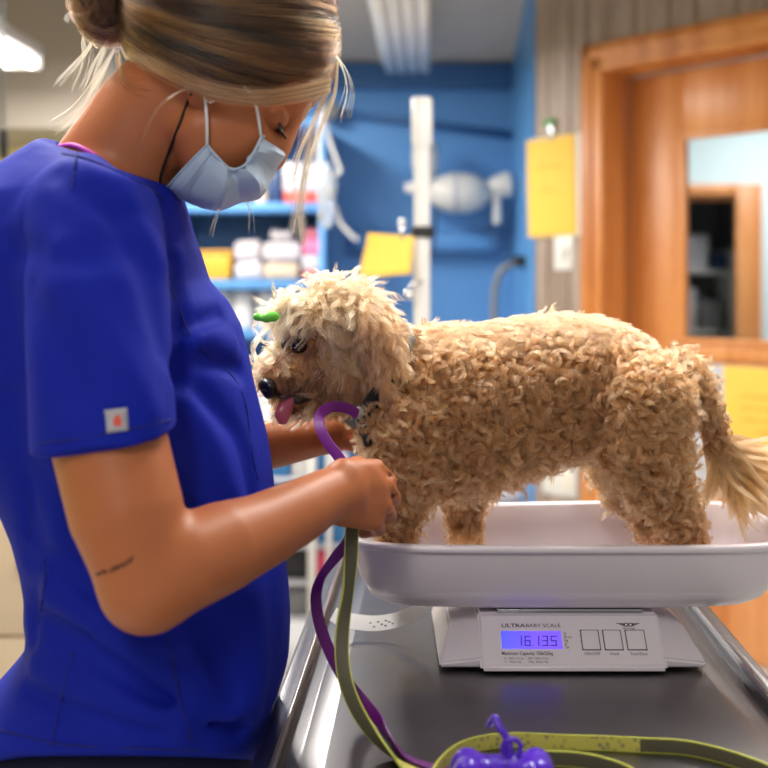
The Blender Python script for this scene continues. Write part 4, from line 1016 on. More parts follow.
def grow(p, n, flow, lift, length, R, turns, m, spreadr, clump, N=14, tint=None, tvar=.14, droop=0.0, rad=.00022, jit=.25, rpow=1.0):
    """clumps of strands. p,n roots; flow direction; lift 0..1; R curl radius; m strands per clump"""
    K = len(p); b = lambda x: np.broadcast_to(np.asarray(x, float), (K,)).copy()
    lift, length, R, turns, droop, clump, spreadr = map(b, (lift, length, R, turns, droop, clump, spreadr))
    g = flow-(flow*n).sum(1)[:, None]*n; g = unit(g+rng.normal(0, jit, (K, 3))); g = unit(g-(g*n).sum(1)[:, None]*n*.8)
    d0 = unit(n*lift[:, None]+g*(1-lift)[:, None]); length = length*rng.uniform(.75, 1.2, K)
    s = np.linspace(0, 1, N)
    # centre line bends from the lifted direction towards the flow, and down
    d1 = unit(g*.8+d0*.4+np.array([0, 0, -1])*droop[:, None])
    dirs = d0[:, None]*(1-s)[None, :, None]+d1[:, None]*s[None, :, None]
    c = p[:, None]+np.cumsum(np.concatenate([np.zeros((K, 1, 3)), dirs[:, 1:]], 1)*(length/(N-1))[:, None, None], 1)
    ax = unit(d0+d1); e1 = unit(np.cross(ax, rng.normal(0, 1, (K, 3)))); e2 = np.cross(ax, e1)
    ph = rng.uniform(0, 6.28, K); hand = rng.choice([-1, 1], K); turns = turns*rng.uniform(.8, 1.25, K)
    pts = np.empty((K, m, N, 3), np.float32)
    t1 = unit(np.cross(n, g)); 
    for j in range(m):
        a = rng.uniform(0, 6.28, K); rr = np.sqrt(rng.random(K))*spreadr
        off = (np.cos(a)*rr)[:, None]*t1+(np.sin(a)*rr)[:, None]*g
        cl = 1-clump[:, None]*np.minimum(1, s*1.4)[None]
        pj = ph+rng.normal(0, .35, K); Rj = R*rng.uniform(.75, 1.2, K)
        ang = pj[:, None]+hand[:, None]*(2*np.pi*turns)[:, None]*s[None]**rpow
        env = np.minimum(1, s*3)[None]*Rj[:, None]
        ls = rng.uniform(.85, 1.05, K)
        x = p[:, None]+(c-p[:, None])*ls[:, None, None]+off[:, None]*cl[..., None]
        x = x+(np.cos(ang)*env)[..., None]*e1[:, None]+(np.sin(ang)*env)[..., None]*e2[:, None]-(np.cos(pj)*0)[:, None, None]
        pts[:, j] = x
    tint = np.broadcast_to(tint, (K, 3))*(1+rng.normal(0, tvar, (K, 1)))
    tc_ = np.repeat(tint[:, None], m, 1)*(1+rng.normal(0, .16, (K, m, 1)))
    return pts.reshape(-1, N, 3), np.clip(tc_.reshape(-1, 3), .02, .95)
p, n = roots(90000); p, n = spread(p, n, .0060)
K = len(p)
pxx = p[:, 0]/p[:, 1]*FP+384; pyy = HOR-(p[:, 2]-CZ)/p[:, 1]*FP
HN = W(392, 362, 1.42)
dh = (p-W(362, 350, 1.41))@nrm(V(-.85, -.1, .5))                         # >0 : head side of the collar
head = (dh > -.012) & (pxx < 405) & (pyy < 412)
ear = near(pxx, 362, 402) & (pyy > 296) & (pyy < 384) & (p[:, 1] < 1.372) & (dh > -.045) | ((p[:, 1] > 1.452) & (pxx < 365) & (pyy < 380))
mz = (np.linalg.norm(p-W(292, 378, 1.36), axis=1) < .045) & (pxx < 322)
tail = (pxx > 692) & (pyy < 475) & (pyy > 350) & (pyy < 480) & ((p[:, 0] > W(696, 0, DD)[0])) & (np.abs(p[:, 1]-DD) < .028)
# keep eyes, nose, mouth and collar clear
clear = np.ones(K, bool)
for c, r in ((EYE, .0165), (EYE2, .0145), (NOSE, .018), (W(284, 398, 1.35), .011), (W(296, 399, 1.352), .011), (W(307, 398, 1.358), .009), (W(285, 405, 1.345), .012)): clear &= np.linalg.norm(p-c, axis=1) > r
clear &= np.abs((p-cc)@cn) > .012
low = clear & ~head & ~tail & ~ear
top = low & (pyy < 366+np.clip((n[:, 1]+.4)*30, -20, 30)+rng.normal(0, 6, K)) & (n[:, 2] > -.15)
leg = low & (pyy > 488)
low = low & ~top & ~leg
TANC = np.array([.46, .192, .080]); TOP = np.array([.47, .208, .094]); PALE = np.array([.54, .30, .155]); DARK = np.array([.12, .05, .02])
S_, C_ = [], []
def add(mask, flow, *a, **k):
    if mask.sum() == 0: return
    f = np.broadcast_to(np.asarray(flow, float), (K, 3))[mask]
    kk = {x: (y[mask] if isinstance(y, np.ndarray) and y.shape[:1] == (K,) else y) for x, y in k.items()}
    s, c = grow(p[mask], n[mask], f, *a, **kk); S_.append(s); C_.append(c)
add(low, (.6, 0, -.55), .26, .040, .0052, 1.7, 22, .0026, .25, N=20, tint=TANC, droop=.3, jit=.6)
add(top, (1, 0, -.15), .27, .024, .0022, 1.2, 24, .0060, .25, N=14, tint=TOP, droop=.0, jit=.35)
add(leg, (.1, 0, -1), .36, .027, .0040, 2.0, 22, .0024, .25, N=20, tint=TANC*.97, droop=.3, jit=.5)
# head: long loose hair brushed back and down from the brow
hd = clear & head & ~ear & ~mz
top_h = n[:, 2] > .35
fl = np.where((pxx < 322)[:, None], np.array([[-.55, -.35, -.1]]), np.array([[.55, -.2, -.65]]))
fl = np.where(((pyy > 352) & (pxx > 300))[:, None], np.array([[.35, -.1, -.9]]), fl)
eyed = np.minimum(np.linalg.norm(p-EYE, axis=1), np.linalg.norm(p-EYE2, axis=1)) < .027
hcol = np.where((pyy > 362)[:, None] & (pxx > 288)[:, None], TANC*.72, PALE*.97)
hcol = np.where(((pxx < 338) & (pyy > 372) & (pyy < 402))[:, None], DARK*1.5, hcol)
hcol = np.where(eyed[:, None], DARK*.7, hcol)
add(hd & top_h, fl, .36, .042, .0030, 1.0, 20, .0055, .30, N=16, tint=hcol, droop=.35, jit=.40)
add(hd & ~top_h, fl, .22, .036, .0028, 1.0, 20, .0055, .30, N=16, tint=hcol, droop=.45, jit=.30)
add(clear & ear, (.18, -.05, -1), .18, .046, .0036, 1.3, 22, .005, .30, N=18, tint=TOP*.98, droop=.6, jit=.3)
mcol = np.where(((pyy > 379) | (np.linalg.norm(p-NOSE, axis=1) < .030))[:, None], DARK, np.where((pxx < 290)[:, None], PALE*1.02, TANC*.85))
add(clear & mz, (.30, .0, -.55), .34, .019, .0016, .7, 18, .005, .25, N=12, tint=mcol, droop=.4, jit=.45)
# far cheek and brow tufts standing out beyond the muzzle
tf = clear & mz & (p[:, 1] > 1.358) | (clear & hd & (pxx < 312) & (p[:, 1] > 1.385))
add(tf, (-.75, .35, -.15), .40, .036, .0028, .6, 18, .005, .5, N=12, tint=PALE*1.1, droop=.15, jit=.35)
kt = 75
for (qx, qy, qd), dv, ln, tn in (((296, 306, 1.372), (-.9, -.12, .10), .050, PALE*1.25), ((284, 352, 1.392), (-.85, .10, -.30), .040, PALE*1.35), ((330, 290, 1.40), (-.5, -.1, .5), .030, PALE*1.1)):
    r_ = W(qx, qy, qd)+rng.normal(0, .010, (kt, 3)); dv_ = unit(np.array(dv)[None]+rng.normal(0, .30, (kt, 3)))
    s, c = grow(r_, dv_, dv_+np.array([0, 0, -.25]), .7, ln, .0032, .9, 18, .005, .3, N=16, tint=tn, droop=.35, jit=.2); S_.append(s); C_.append(c)
# tail: curls at the root, a long plume at the end
add(clear & tail & (pyy < 462), (.1, 0, -1), .45, .024, .0035, 1.4, 26, .004, .7, N=14, tint=TOP*.95, droop=.4)
k = 170; tt_ = rng.uniform(.3, 1, k)
tp_ = np.array([W(712+10*t, 418+50*t, DD) for t in tt_])+rng.normal(0, .003, (k, 3)); an = rng.uniform(-.12, 1.02, k)
dr = np.stack([np.sin(an), rng.normal(-.05, .16, k), -np.cos(an)], 1); dr = unit(dr)
s, c = grow(tp_, dr, dr+np.array([.15, 0, -.1]), .75, .092, .0030, .8, 40, .006, .45, N=18, tint=PALE*np.array([.90, .72, .54]), droop=.30, jit=.12); S_.append(s); C_.append(c)
byN = {}
for s, c in zip(S_, C_): byN.setdefault(s.shape[1], []).append((s, c))
def resample(s, N):
    x = np.linspace(0, s.shape[1]-1, N); i = np.minimum(x.astype(int), s.shape[1]-2); u = (x-i)[None, :, None]
    return s[:, i]*(1-u)+s[:, i+1]*u
ALL = np.concatenate([resample(s, 18) for s in S_]); CC = np.concatenate(C_)
keep = np.ones(len(ALL), bool)
for c_, r_ in ((EYE, .0128), (W(270, 317, 1.343), .011), (W(257, 317, 1.347), .007), (EYE2, .0115), (NOSE, .0165), (W(285, 408, 1.344), .008), (W(284, 418, 1.344), .008)): keep &= np.linalg.norm(ALL-c_, axis=2).min(1) > r_
ALL, CC = ALL[keep], CC[keep]
print('fur strands', len(ALL), 'clumps', K)
rad = .00027*np.interp(np.linspace(0, 1, 18), [0, .5, 1], [1, .9, .35])
curves_obj('fur', ALL, rad[None], CC, M['fur'], dog)
# green hair clip in the brow tuft
hc = tube('hair_clip', spline([W(254, 316, 1.348), W(262, 318, 1.344), W(270, 317, 1.342), W(279, 316, 1.345)], 16), [.003, .0045, .005, .0045, .004, .004, .005, .006, .0062, .0062, .006, .006, .0062, .006, .005, .003], mat('green_clip', srgb(110, 214, 60), .35), dog, 12)
# =====================================================================  PERSON
PD = 1.22
def skin_mat():
    m = vary(mat('skin', srgb(184, 110, 68), .45, spec=.4), 18, .22, srgb(168, 94, 56), bump=.06, bscale=500)
    b = nodes(m)[2]; b.inputs['Subsurface Weight'].default_value = .12; b.inputs['Subsurface Radius'].default_value = (.012, .005, .003); b.inputs['Subsurface Scale'].default_value = .5
    return m
M['skin'] = skin_mat()
def cloth(name, c, bump=.12):
    m = mat(name, srgb(*c), .75, spec=.2); N, L, b = nodes(m); b.inputs['Sheen Weight'].default_value = .15; b.inputs['Sheen Tint'].default_value = srgb(50, 80, 220)
    tc = N.new('ShaderNodeTexCoord'); nz = N.new('ShaderNodeTexNoise'); nz.inputs['Scale'].default_value = 420; nz.inputs['Detail'].default_value = 2; L.new(tc.outputs['Object'], nz.inputs['Vector'])
    n2 = N.new('ShaderNodeTexNoise'); n2.inputs['Scale'].default_value = 16; n2.inputs['Detail'].default_value = 3; n2.inputs['Distortion'].default_value = .8; L.new(tc.outputs['Object'], n2.inputs['Vector'])
    ad = N.new('ShaderNodeMath'); ad.operation = 'MULTIPLY_ADD'; ad.inputs[1].default_value = .12; L.new(nz.outputs[0], ad.inputs[0]); L.new(n2.outputs[0], ad.inputs[2])
    bp = N.new('ShaderNodeBump'); bp.inputs['Strength'].default_value = bump; bp.inputs['Distance'].default_value = .02; L.new(ad.outputs[0], bp.inputs['Height']); L.new(bp.outputs[0], b.inputs['Normal'])
    return m
M['scrub'] = cloth('royal_blue_cotton', (12, 32, 160)); M['seam'] = mat('seam_thread', srgb(14, 24, 120), .8); M['trouser'] = cloth('navy_cotton', (20, 24, 48))
person = empty('person', (W(130, 0, PD)[0], PD, 0), 'person in royal blue scrubs and face mask holding the leashes in front of the dog', 'person')
# ---- head frame
hF = nrm(V(.80, .10, -.57)); hU = V(.52, .06, .85); hU = nrm(hU-hF*hU.dot(hF)); hR = np.cross(hF, hU)          # hR points to the person's right: towards the camera
if hR[1] > 0: hR = -hR
HR = np.array([hF, hR, hU])
Cs = W(232, 24, 1.205)
mirror = lambda p: p-2*hR*((p-Cs).dot(hR))
lo = V(W(-60, 0, 1.2)[0], .90, .93); hi = V(W(400, 0, 1.5)[0]+.04, 1.58, 1.78)
Sk = Field(lo, hi, .0027)
def lim(rows, k=.012, f=Sk): f.add(chain([W(*r[:3]) for r in rows], [r[3] for r in rows]), k)
Sk.add(ell(Cs, (.104, .079, .094), HR), 0)
Sk.add(ell(W(240, 122, 1.205), (.058, .064, .082), HR), .02)                 # face block
Sk.add(ell(W(288, 96, 1.205), (.024, .050, .026), HR), .02)                  # brow
Sk.add(ell(W(257, 140, 1.205), (.028, .045, .035), HR), .02)
lim([(282, 130, 1.21, .009), (272, 158, 1.21, .012)], .012)               # nose
lim([(220, 177, 1.205, .017), (238, 165, 1.205, .019)], .02)                 # chin, mouth
for s in (0, 1):
    P = [W(196, 130, 1.165), W(205, 165, 1.172), W(220, 181, 1.195)]
    if s: P = [mirror(p) for p in P]
    Sk.add(chain(P, [.024, .020, .017]), .02)                                # jaw
    e = W(206, 86, 1.141); e = mirror(e) if s else e
    Sk.add(ell(e, (.014, .007, .026), HR), .006)
    lb = W(208, 92, 1.128); lb = mirror(lb) if s else lb
    Sk.add(ell(lb, (.007, .005, .008)), .004)
    ey = W(278, 120, 1.168); ey = mirror(ey) if s else ey
    Sk.sub(ell(ey, (.014, .016, .011), HR), .012)
    Sk.add(ell(ey-hF*.002+hU*.0015, (.0125, .0145, .0115), HR), .003)
Sk.add(chain([W(112, 178, 1.22), W(150, 118, 1.212), W(188, 80, 1.205)], [.066, .060, .058]), .018)      # neck
# torso core inside the clothes, shoulders and arms
rows = [(195, 10, 145, .09), (235, -18, 170, .12), (300, -36, 205, .135), (376, -32, 228, .13), (440, -14, 240, .125), (500, 22, 250, .12), (560, 40, 262, .118)]
Sk.add(loft(2, [W(0, r[0], PD)[2] for r in rows], [W((r[1]+r[2])/2, 0, PD)[0] for r in rows], [(r[2]-r[1])/2*PD/FP for r in rows], [PD]*7, [r[3] for r in rows]), .02)
lim([(90, 200, 1.16, .04), (100, 240, 1.07, .045), (106, 340, 1.03, .047), (109, 440, 1.010, .0515), (126, 510, .997, .0505), (148, 583, .990, .0415)], .02)
lim([(148, 585, .990, .0405), (186, 562, 1.008, .0435), (222, 547, 1.035, .0415), (259, 532, 1.068, .0360), (298, 512, 1.108, .0318), (326, 496, 1.142, .0275), (342, 491, 1.160, .0262)], .012)
# right hand: closed round the leashes
kn = [(375, 469, 1.205), (384, 486, 1.203), (382, 505, 1.197), (374, 521, 1.188)]
wr = [(344, 474, 1.160), (343, 486, 1.158), (342, 500, 1.157), (343, 511, 1.160)]
for a, b in zip(wr, kn): Sk.add(chain([W(*a), W(*b)], [.0165, .0105]), .010)
Sk.add(ell(W(360, 494, 1.188), (.026, .012, .030)), .012)
fing = [[(375, 469, 1.205, .0105), (389, 481, 1.235, .0095), (373, 491, 1.262, .0085), (357, 488, 1.252, .0075)],
        [(384, 486, 1.203, .0108), (393, 498, 1.238, .0097), (374, 505, 1.262, .0088), (357, 501, 1.250, .0078)],
        [(382, 505, 1.197, .0103), (389, 515, 1.230, .0093), (371, 520, 1.250, .0083), (356, 514, 1.240, .0074)],
        [(374, 521, 1.188, .0094), (379, 529, 1.216, .0083), (364, 532, 1.232, .0074), (352, 527, 1.226, .0066)]]
for r in fing: lim(r, .0035)
lim([(347, 473, 1.180, .015), (358, 466, 1.222, .0115), (372, 472, 1.252, .0098), (384, 480, 1.262, .0085)], .006)     # thumb, over the far side of the index finger
for a, b in zip(kn[:-1], kn[1:]):                                             # creases between the fingers at the knuckles
    p = (W(*a)+W(*b))/2+V(.006, .004, 0); Sk.sub(cone(p, p+V(.006, .02, -.003), .0016, .0026), .005)
# left arm, behind: its hand steadies the neck of the dog from the far side
lim([(120, 240, 1.38, .055), (150, 340, 1.42, .045), (205, 446, 1.415, .040)], .02)
lim([(205, 446, 1.415, .040), (262, 446, 1.440, .033), (302, 440, 1.465, .0268), (330, 434, 1.482, .0235)], .012)
lim([(330, 434, 1.482, .0235), (352, 430, 1.492, .022), (368, 426, 1.505, .017)], .010)
for i, (y0, y1) in enumerate(((414, 404), (424, 418), (435, 432), (444, 446))):
    lim([(364, y0, 1.510, .0105), (388, y1, 1.530, .0092), (404, y1+2, 1.527, .0085), (412, y1+5, 1.520, .0075)], .004)
lim([(346, 440, 1.475, .014), (360, 446, 1.468, .0105), (372, 450, 1.470, .009)], .006)
M['tattoo'] = mat('tattoo_ink', srgb(66, 48, 44), .6)
skin = link('body', Sk.mesh('body', 2), M['skin'], person)
# tattoo: fine script-like line above the elbow (thin ink lying on the skin)
tp = [(96, 574), (99, 575), (101, 572), (104, 571), (106, 573), (108, 570), (111, 571), (113, 567), (115, 570), (117, 566), (120, 568), (122, 564), (125, 565), (127, 562), (130, 561), (131, 558), (133, 558)]
T_ = spline([list(W(x, y, hit(Sk, x, y, .88, 1.1, .0006)-.0003))+[0] for x, y in tp], 80)[:, :3]
tube('tattoo', T_, [.00085+.0006*math.sin(i*1.1) for i in range(80)], M['tattoo'], skin, 6)
# ---- lashes, eyes, earring
M['lash'] = mat('lash_black', srgb(28, 20, 18), .6)
for s in (0, 1):
    e = W(278, 120, 1.168)-hF*.0055+hU*.001; e = mirror(e) if s else e
    ball('eye', e, (.0112,)*3, mat('eye_white', srgb(222, 214, 206), .2), skin)
    for i in range(13):
        t = (i-6)/6; b0 = e+hF*(.0118-.004*t*t)+hR*(.010*t)-hU*.003
        tip = b0+hF*.012-hU*.009+hR*.004*t
        tube('eyelash', [b0, (b0+tip)/2-hU*.0022, tip], [.0014, .0011, .0004], M['lash'], skin, 5)
er = W(211, 97, 1.122)
tube('earring', [er+V(.0055*math.cos(a), .002*math.sin(a), .0055*math.sin(a)) for a in np.linspace(.6, 5.6, 24)], .0011, mat('silver', srgb(230, 220, 200), .2, 1.0), person, 8)
# ---- face mask
mk = bpy.data.objects.new('face_mask', None); COL.objects.link(mk); mk.parent = person; mk.location = (0, 0, 0)
edge = spline([W(262, 136, 1.150), W(254, 152, 1.138), W(244, 166, 1.136), W(231, 169, 1.138), W(219, 159, 1.136), W(207, 145, 1.138)], 25)
bot = W(167, 187, 1.172)
mid = spline([W(288, 146, 1.210), W(285, 158, 1.210), W(273, 178, 1.212), W(260, 195, 1.212), (W(238, 203, 1.212)), W(208, 209, 1.210), W(183, 200, 1.208), W(166, 189, 1.205)], 25)
top_, btm = spline([W(262, 136, 1.150), W(273, 137, 1.172), W(284, 142, 1.196), W(288, 146, 1.210)], 21), spline([W(207, 145, 1.138), W(190, 162, 1.146), W(170, 184, 1.172), W(166, 189, 1.205)], 21)
def onplane(p):
    return W(p[0], p[1], p[2])
def plane_d(q_):
    """slide a point along its sight line onto the symmetry plane of the head"""
    d = q_-np.array([0, 0, CZ]); t = ((Cs-np.array([0, 0, CZ])).dot(hR))/d.dot(hR); return np.array([0, 0, CZ])+d*t
mid = np.array([plane_d(q_) for q_ in mid]); top_[-1] = mid[0]; btm[-1] = mid[-1]
def patch(far):
    v = []
    for j in range(25):
        vj = j/24
        for i in range(21):
            u = i/20
            p = (1-u)*edge[j]+u*mid[j]+(1-vj)*top_[i]+vj*btm[i]-((1-u)*(1-vj)*edge[0]+u*(1-vj)*mid[0]+(1-u)*vj*edge[24]+u*vj*mid[24])
            blow = math.sin(math.pi*u)*math.sin(math.pi*vj)
            p = p+hR*.016*blow+V(.012, 0, -.012)*blow*.4
            pl = 1-abs(((vj*3.5+.15*u) % 1.0)*2-1)
            p = p+(hR*.9+V(.5, 0, -.45))*.017*(pl-.5)*min(1, 8*vj*(1-vj))*(.45+.55*math.sin(math.pi*min(1, u+.15)))*(1-.6*u**4)
            if far: p = mirror(p)
            v.append(p)
    return v
v = patch(False)+patch(True); f = []
for b0 in (0, 525):
    for j in range(24):
        for i in range(20): f.append((b0+j*21+i, b0+j*21+i+1, b0+(j+1)*21+i+1, b0+(j+1)*21+i))
bm = bmesh.new(); vs = [bm.verts.new(p) for p in v]; [bm.faces.new([vs[i] for i in q_]) for q_ in f]
for j in range(25):                                                           # close the middle seam
    a, b0 = vs[j*21+20], vs[525+j*21+20]
    c = (a.co+b0.co)/2; a.co = c; b0.co = c
bmesh.ops.remove_doubles(bm, verts=bm.verts[:], dist=.0004); bmesh.ops.recalc_face_normals(bm, faces=bm.faces[:])
me = bm_mesh('cover', bm, True, 16)
M['mask'] = vary(mat('mask_blue', srgb(186, 206, 228), .7, spec=.2), 900, .1, srgb(150, 176, 210))
M['mask_white'] = mat('mask_white', srgb(232, 232, 236), .7)
ms = link('cover', me, M['mask'], mk); md = ms.modifiers.new('thick', 'SOLIDIFY'); md.thickness = .0012; md.offset = 0
for s in (False, True):
    g = (lambda p: mirror(p)) if s else (lambda p: p)
    tube('ear_loop', spline([g(W(207, 146, 1.137)), g(W(207, 128, 1.130)), g(W(206, 108, 1.128)), g(W(204, 92, 1.134)), g(W(199, 76, 1.145))], 24), .0016, M['mask_white'], mk, 8)
    tube('ear_loop', spline([g(W(261, 137, 1.149)), g(W(259, 122, 1.137)), g(W(256, 106, 1.130)), g(W(250, 92, 1.136)), g(W(222, 76, 1.145)), g(W(199, 76, 1.145))], 30), .0016, M['mask_white'], mk, 8)
    tube('binding', [g(p)+hR*(.0008 if not s else -.0008) for p in edge], .0016, M['mask'], mk, 6)
    tube('binding', [g(p)+hR*(.0008 if not s else -.0008) for p in btm], .0012, M['mask'], mk, 6)
tube('nose_wire', list(top_)+[mirror(p) for p in top_[::-1]], .0013, M['mask_white'], mk, 6)
tube('neck_cord', spline([W(x, y, hit(Sk, x, y, 1.05, 1.3, .0008)-.0014) for x, y in ((192, 92), (186, 106), (180, 122), (174, 138), (168, 154), (163, 168), (160, 180), (160, 192))], 40), .0015, mat('black_cord', srgb(28, 24, 26), .5), person, 8)
# ---- scrub top
lo = V(W(-75, 0, 1.22)[0], .90, .80); hi = V(W(310, 0, 1.22)[0], 1.53, W(0, 130, 1.22)[2])
Sc = Field(lo, hi, .0034)
rows = [(140, 50, 125, .075), (160, 20, 160, .098), (175, 0, 170, .115), (200, -25, 180, .145), (235, -40, 190, .160), (256, -48, 199, .165), (280, -52, 208, .166), (300, -54, 228, .166), (324, -54, 240, .166), (350, -53, 246, .164), (376, -50, 250, .162), (412, -42, 258, .158), (440, -32, 265, .155), (470, -12, 270, .150),
        (500, 6, 274, .146), (530, 18, 280, .143), (560, 26, 285, .142), (585, 30, 288, .141), (605, 29, 289, .141), (622, 32, 289, .143), (640, 30, 288, .146), (655, 20, 287, .149), (670, 8, 284, .152), (690, -8, 278, .155), (712, -22, 270, .158), (735, -32, 265, .160), (775, -40, 260, .162)]
Sc.add(loft(2, [W(0, r[0], PD)[2] for r in rows], [W((r[1]+r[2])/2, 0, PD)[0] for r in rows], [(r[2]-r[1])/2*PD/FP for r in rows], [PD]*len(rows), [r[3] for r in rows], 2.2), 0)
arm = chain([W(106, 340, 1.03), W(109, 440, 1.010), W(126, 510, .997)], [.047, .0515, .0505])
def sleeve(pts, radii, hem_p, hem_n, armp, k=.035):
    s_ = chain(pts, radii)
    def fn(X, Y, Z):
        d = s_[0](X, Y, Z); h = (X-hem_p[0])*hem_n[0]+(Y-hem_p[1])*hem_n[1]+(Z-hem_p[2])*hem_n[2]
        d = np.maximum(d, h)
        return np.where(h > -.012, np.maximum(d, -(armp[0](X, Y, Z)-.0025)), d)
    Sc.add((fn, s_[1], s_[2]), k)
hemn = nrm(V(.155, .10, -.988)); 
sleeve([W(72, 186, 1.14), W(92, 222, 1.07), W(98, 300, 1.035), W(103, 390, 1.015), W(106, 480, 1.002)], [.050, .0655, .0655, .0640, .0640], W(104, 440, 1.0), hemn, arm)
arm2 = chain([W(120, 240, 1.38), W(150, 340, 1.42), W(178, 400, 1.42)], [.055, .045, .044])
sleeve([W(90, 195, 1.30), W(120, 235, 1.375), W(140, 300, 1.40), W(165, 370, 1.42)], [.05, .064, .063, .058], W(158, 352, 1.42), nrm(V(.4, .1, -.9)), arm2)
# neckline
npn = nrm(V(.385, -.05, .92)); npp = W(112, 166, 1.15)
Sc.sub(half(npp, npn, Sc.lo, W(215, 120, 1.5)), .006)
Sc.sub(chain([W(100, 200, 1.22), W(150, 118, 1.212), W(188, 80, 1.205)], [.0665, .0625, .061]), .004)
# folds
def crease(rows, w, amp, f=Sc):
    P = [W(x, y, hit(f, x, y, .9, 1.4, .002)) for x, y in rows]
    P = spline(P, 24) if len(P) > 2 else np.linspace(P[0], P[1], 12)
    lo_, hi_ = P.min(0)-3*w, P.max(0)+3*w
    sl, X = f._sl(lo_, hi_, 0)
    if sl is None: return
    d2 = None
    for i, (a, b) in enumerate(zip(P[:-1], P[1:])):
        d = (cone(a, b, 0, 0)[0](*X))**2; d2 = d if d2 is None else np.minimum(d2, d)
    f.F[sl] += (amp*np.exp(-d2/w**2)).astype(np.float32)
crease([(176, 331), (195, 326), (221, 315)], .008, 0.0135); crease([(178, 345), (205, 337), (228, 345)], .012, -0.0095)
crease([(174, 368), (205, 362), (236, 372)], .011, 0.0081); crease([(172, 260), (178, 310), (176, 380)], .012, 0.0135)
crease([(182, 400), (215, 450), (240, 520)], .012, -0.0081); crease([(200, 390), (238, 440), (252, 500)], .010, 0.0068)
crease([(44, 622), (90, 650), (150, 692), (240, 730)], .010, .013); crease([(52, 592), (110, 626), (180, 672), (236, 704)], .020, -.014)
crease([(70, 575), (110, 606), (160, 640)], .010, .010); crease([(40, 668), (100, 694), (180, 722)], .018, -.010); crease([(30, 690), (90, 716), (160, 736)], .009, .010)
crease([(205, 640), (226, 680), (240, 726)], .010, .010); crease([(250, 600), (256, 650), (250, 715)], .018, -.010); crease([(185, 590), (215, 640), (225, 690)], .016, .008)
crease([(28, 560), (70, 560), (95, 590)], .010, 0.0095); crease([(30, 615), (60, 622), (90, 640)], .008, 0.0081)
crease([(30, 290), (56, 340), (70, 390)], .018, 0.0061); crease([(60, 250), (100, 330), (150, 410)], .016, -0.0054); crease([(120, 220), (150, 290), (165, 350)], .014, 0.0068); crease([(20, 250), (70, 260), (120, 245)], .016, 0.0054)
crease([(95, 160), (130, 200), (160, 260)], .014, -0.0068); crease([(60, 175), (100, 205), (140, 215)], .013, 0.0054)
crease([(44, 478), (60, 510), (80, 560)], .013, 0.0081); crease([(10, 400), (22, 470), (34, 540)], .016, 0.0095)
crease([(36, 585), (37, 610), (34, 640)], .007, 0.0068); crease([(30, 480), (31, 510), (30, 530)], .007, 0.0068)
r2 = np.random.default_rng(3); ks = r2.normal(0, 1, (7, 3)); ks = ks/np.linalg.norm(ks, axis=1)[:, None]*r2.uniform(25, 70, 7)[:, None]; ps = r2.uniform(0, 6, 7)
Sc.warp(lambda X, Y, Z: sum(.0007*np.sin(k[0]*X+k[1]*Y+k[2]*Z*.6+p_) for k, p_ in zip(ks, ps)))
# hem of the top, lifted at the side slit
Sc.sub((lambda X, Y, Z: (Z-(.838+.48*np.abs(Y-1.22)-.10*np.clip(-.35-X, 0, 1))), Sc.lo, V(Sc.lo[0]+2, 1.6, .95)), .004)
top = link('scrub_top', Sc.mesh('scrub_top', 3), M['scrub'], person)
# rolled hem round the near sleeve
hp = W(104, 440, 1.0); ac = W(109, 440, 1.010); ac = ac-hemn*((ac-hp).dot(hemn)+.0035); e1_ = nrm(np.cross(hemn, V(0, 1, 0))); e2_ = np.cross(hemn, e1_); ring = []
for a_ in np.linspace(0, 2*math.pi, 73)[:-1]:
    dv_ = math.cos(a_)*e1_+math.sin(a_)*e2_; r_ = .045
    while r_ < .085:
        i_ = np.round((ac+dv_*(r_+.001)-Sc.lo)/Sc.h).astype(int)
        if Sc.F[tuple(np.clip(i_, 0, Sc.n-1))] > 0 and r_ > .056: break
        r_ += .0005
    ring.append(r_)
ring = np.array(ring); ring = np.minimum(ring, .072)
for _ in range(6): ring = (np.roll(ring, 1)+ring+np.roll(ring, -1))/3
hem_ = [ac+(math.cos(a_)*e1_+math.sin(a_)*e2_)*(r_-.0035) for a_, r_ in zip(np.linspace(0, 2*math.pi, 73)[:-1], ring)]; hem_.append(hem_[0])
tube('sleeve_hem', hem_, .0042, M['scrub'], top, 10)
def seam(rows, r=.0008, n=50):
    R = spline([list(map(float, q_))+[0] for q_ in rows], n)[:, :2]
    dd = np.array([hit(Sc, x, y, .88, 1.45, .0012) for x, y in R]); ok = np.convolve(np.pad(dd, 2, 'edge'), np.ones(5)/5, 'valid')
    tube('seam', [W(x, y, d-.0007) for (x, y), d in zip(R, ok)], r, M['seam'], top, 6)
seam([(77, 152), (74, 170), (72, 190)])
seam([(160, 262), (176, 300), (190, 335), (212, 358), (234, 378), (246, 405), (252, 450), (258, 480)])
seam([(167, 628), (172, 655), (180, 700), (192, 740)]); seam([(74, 652), (66, 680), (58, 715), (51, 748)]); seam([(44, 560), (45, 580), (41, 605), (38, 622)]); seam([(28, 495), (32, 520), (28, 540)])
seam([(37, 443), (70, 440), (104, 434), (140, 427), (171, 420)], .0009); seam([(62, 153), (90, 160), (120, 172), (150, 188), (166, 202)], .0009)
seam([(0, 730), (60, 744), (130, 748), (200, 750)], .0009)
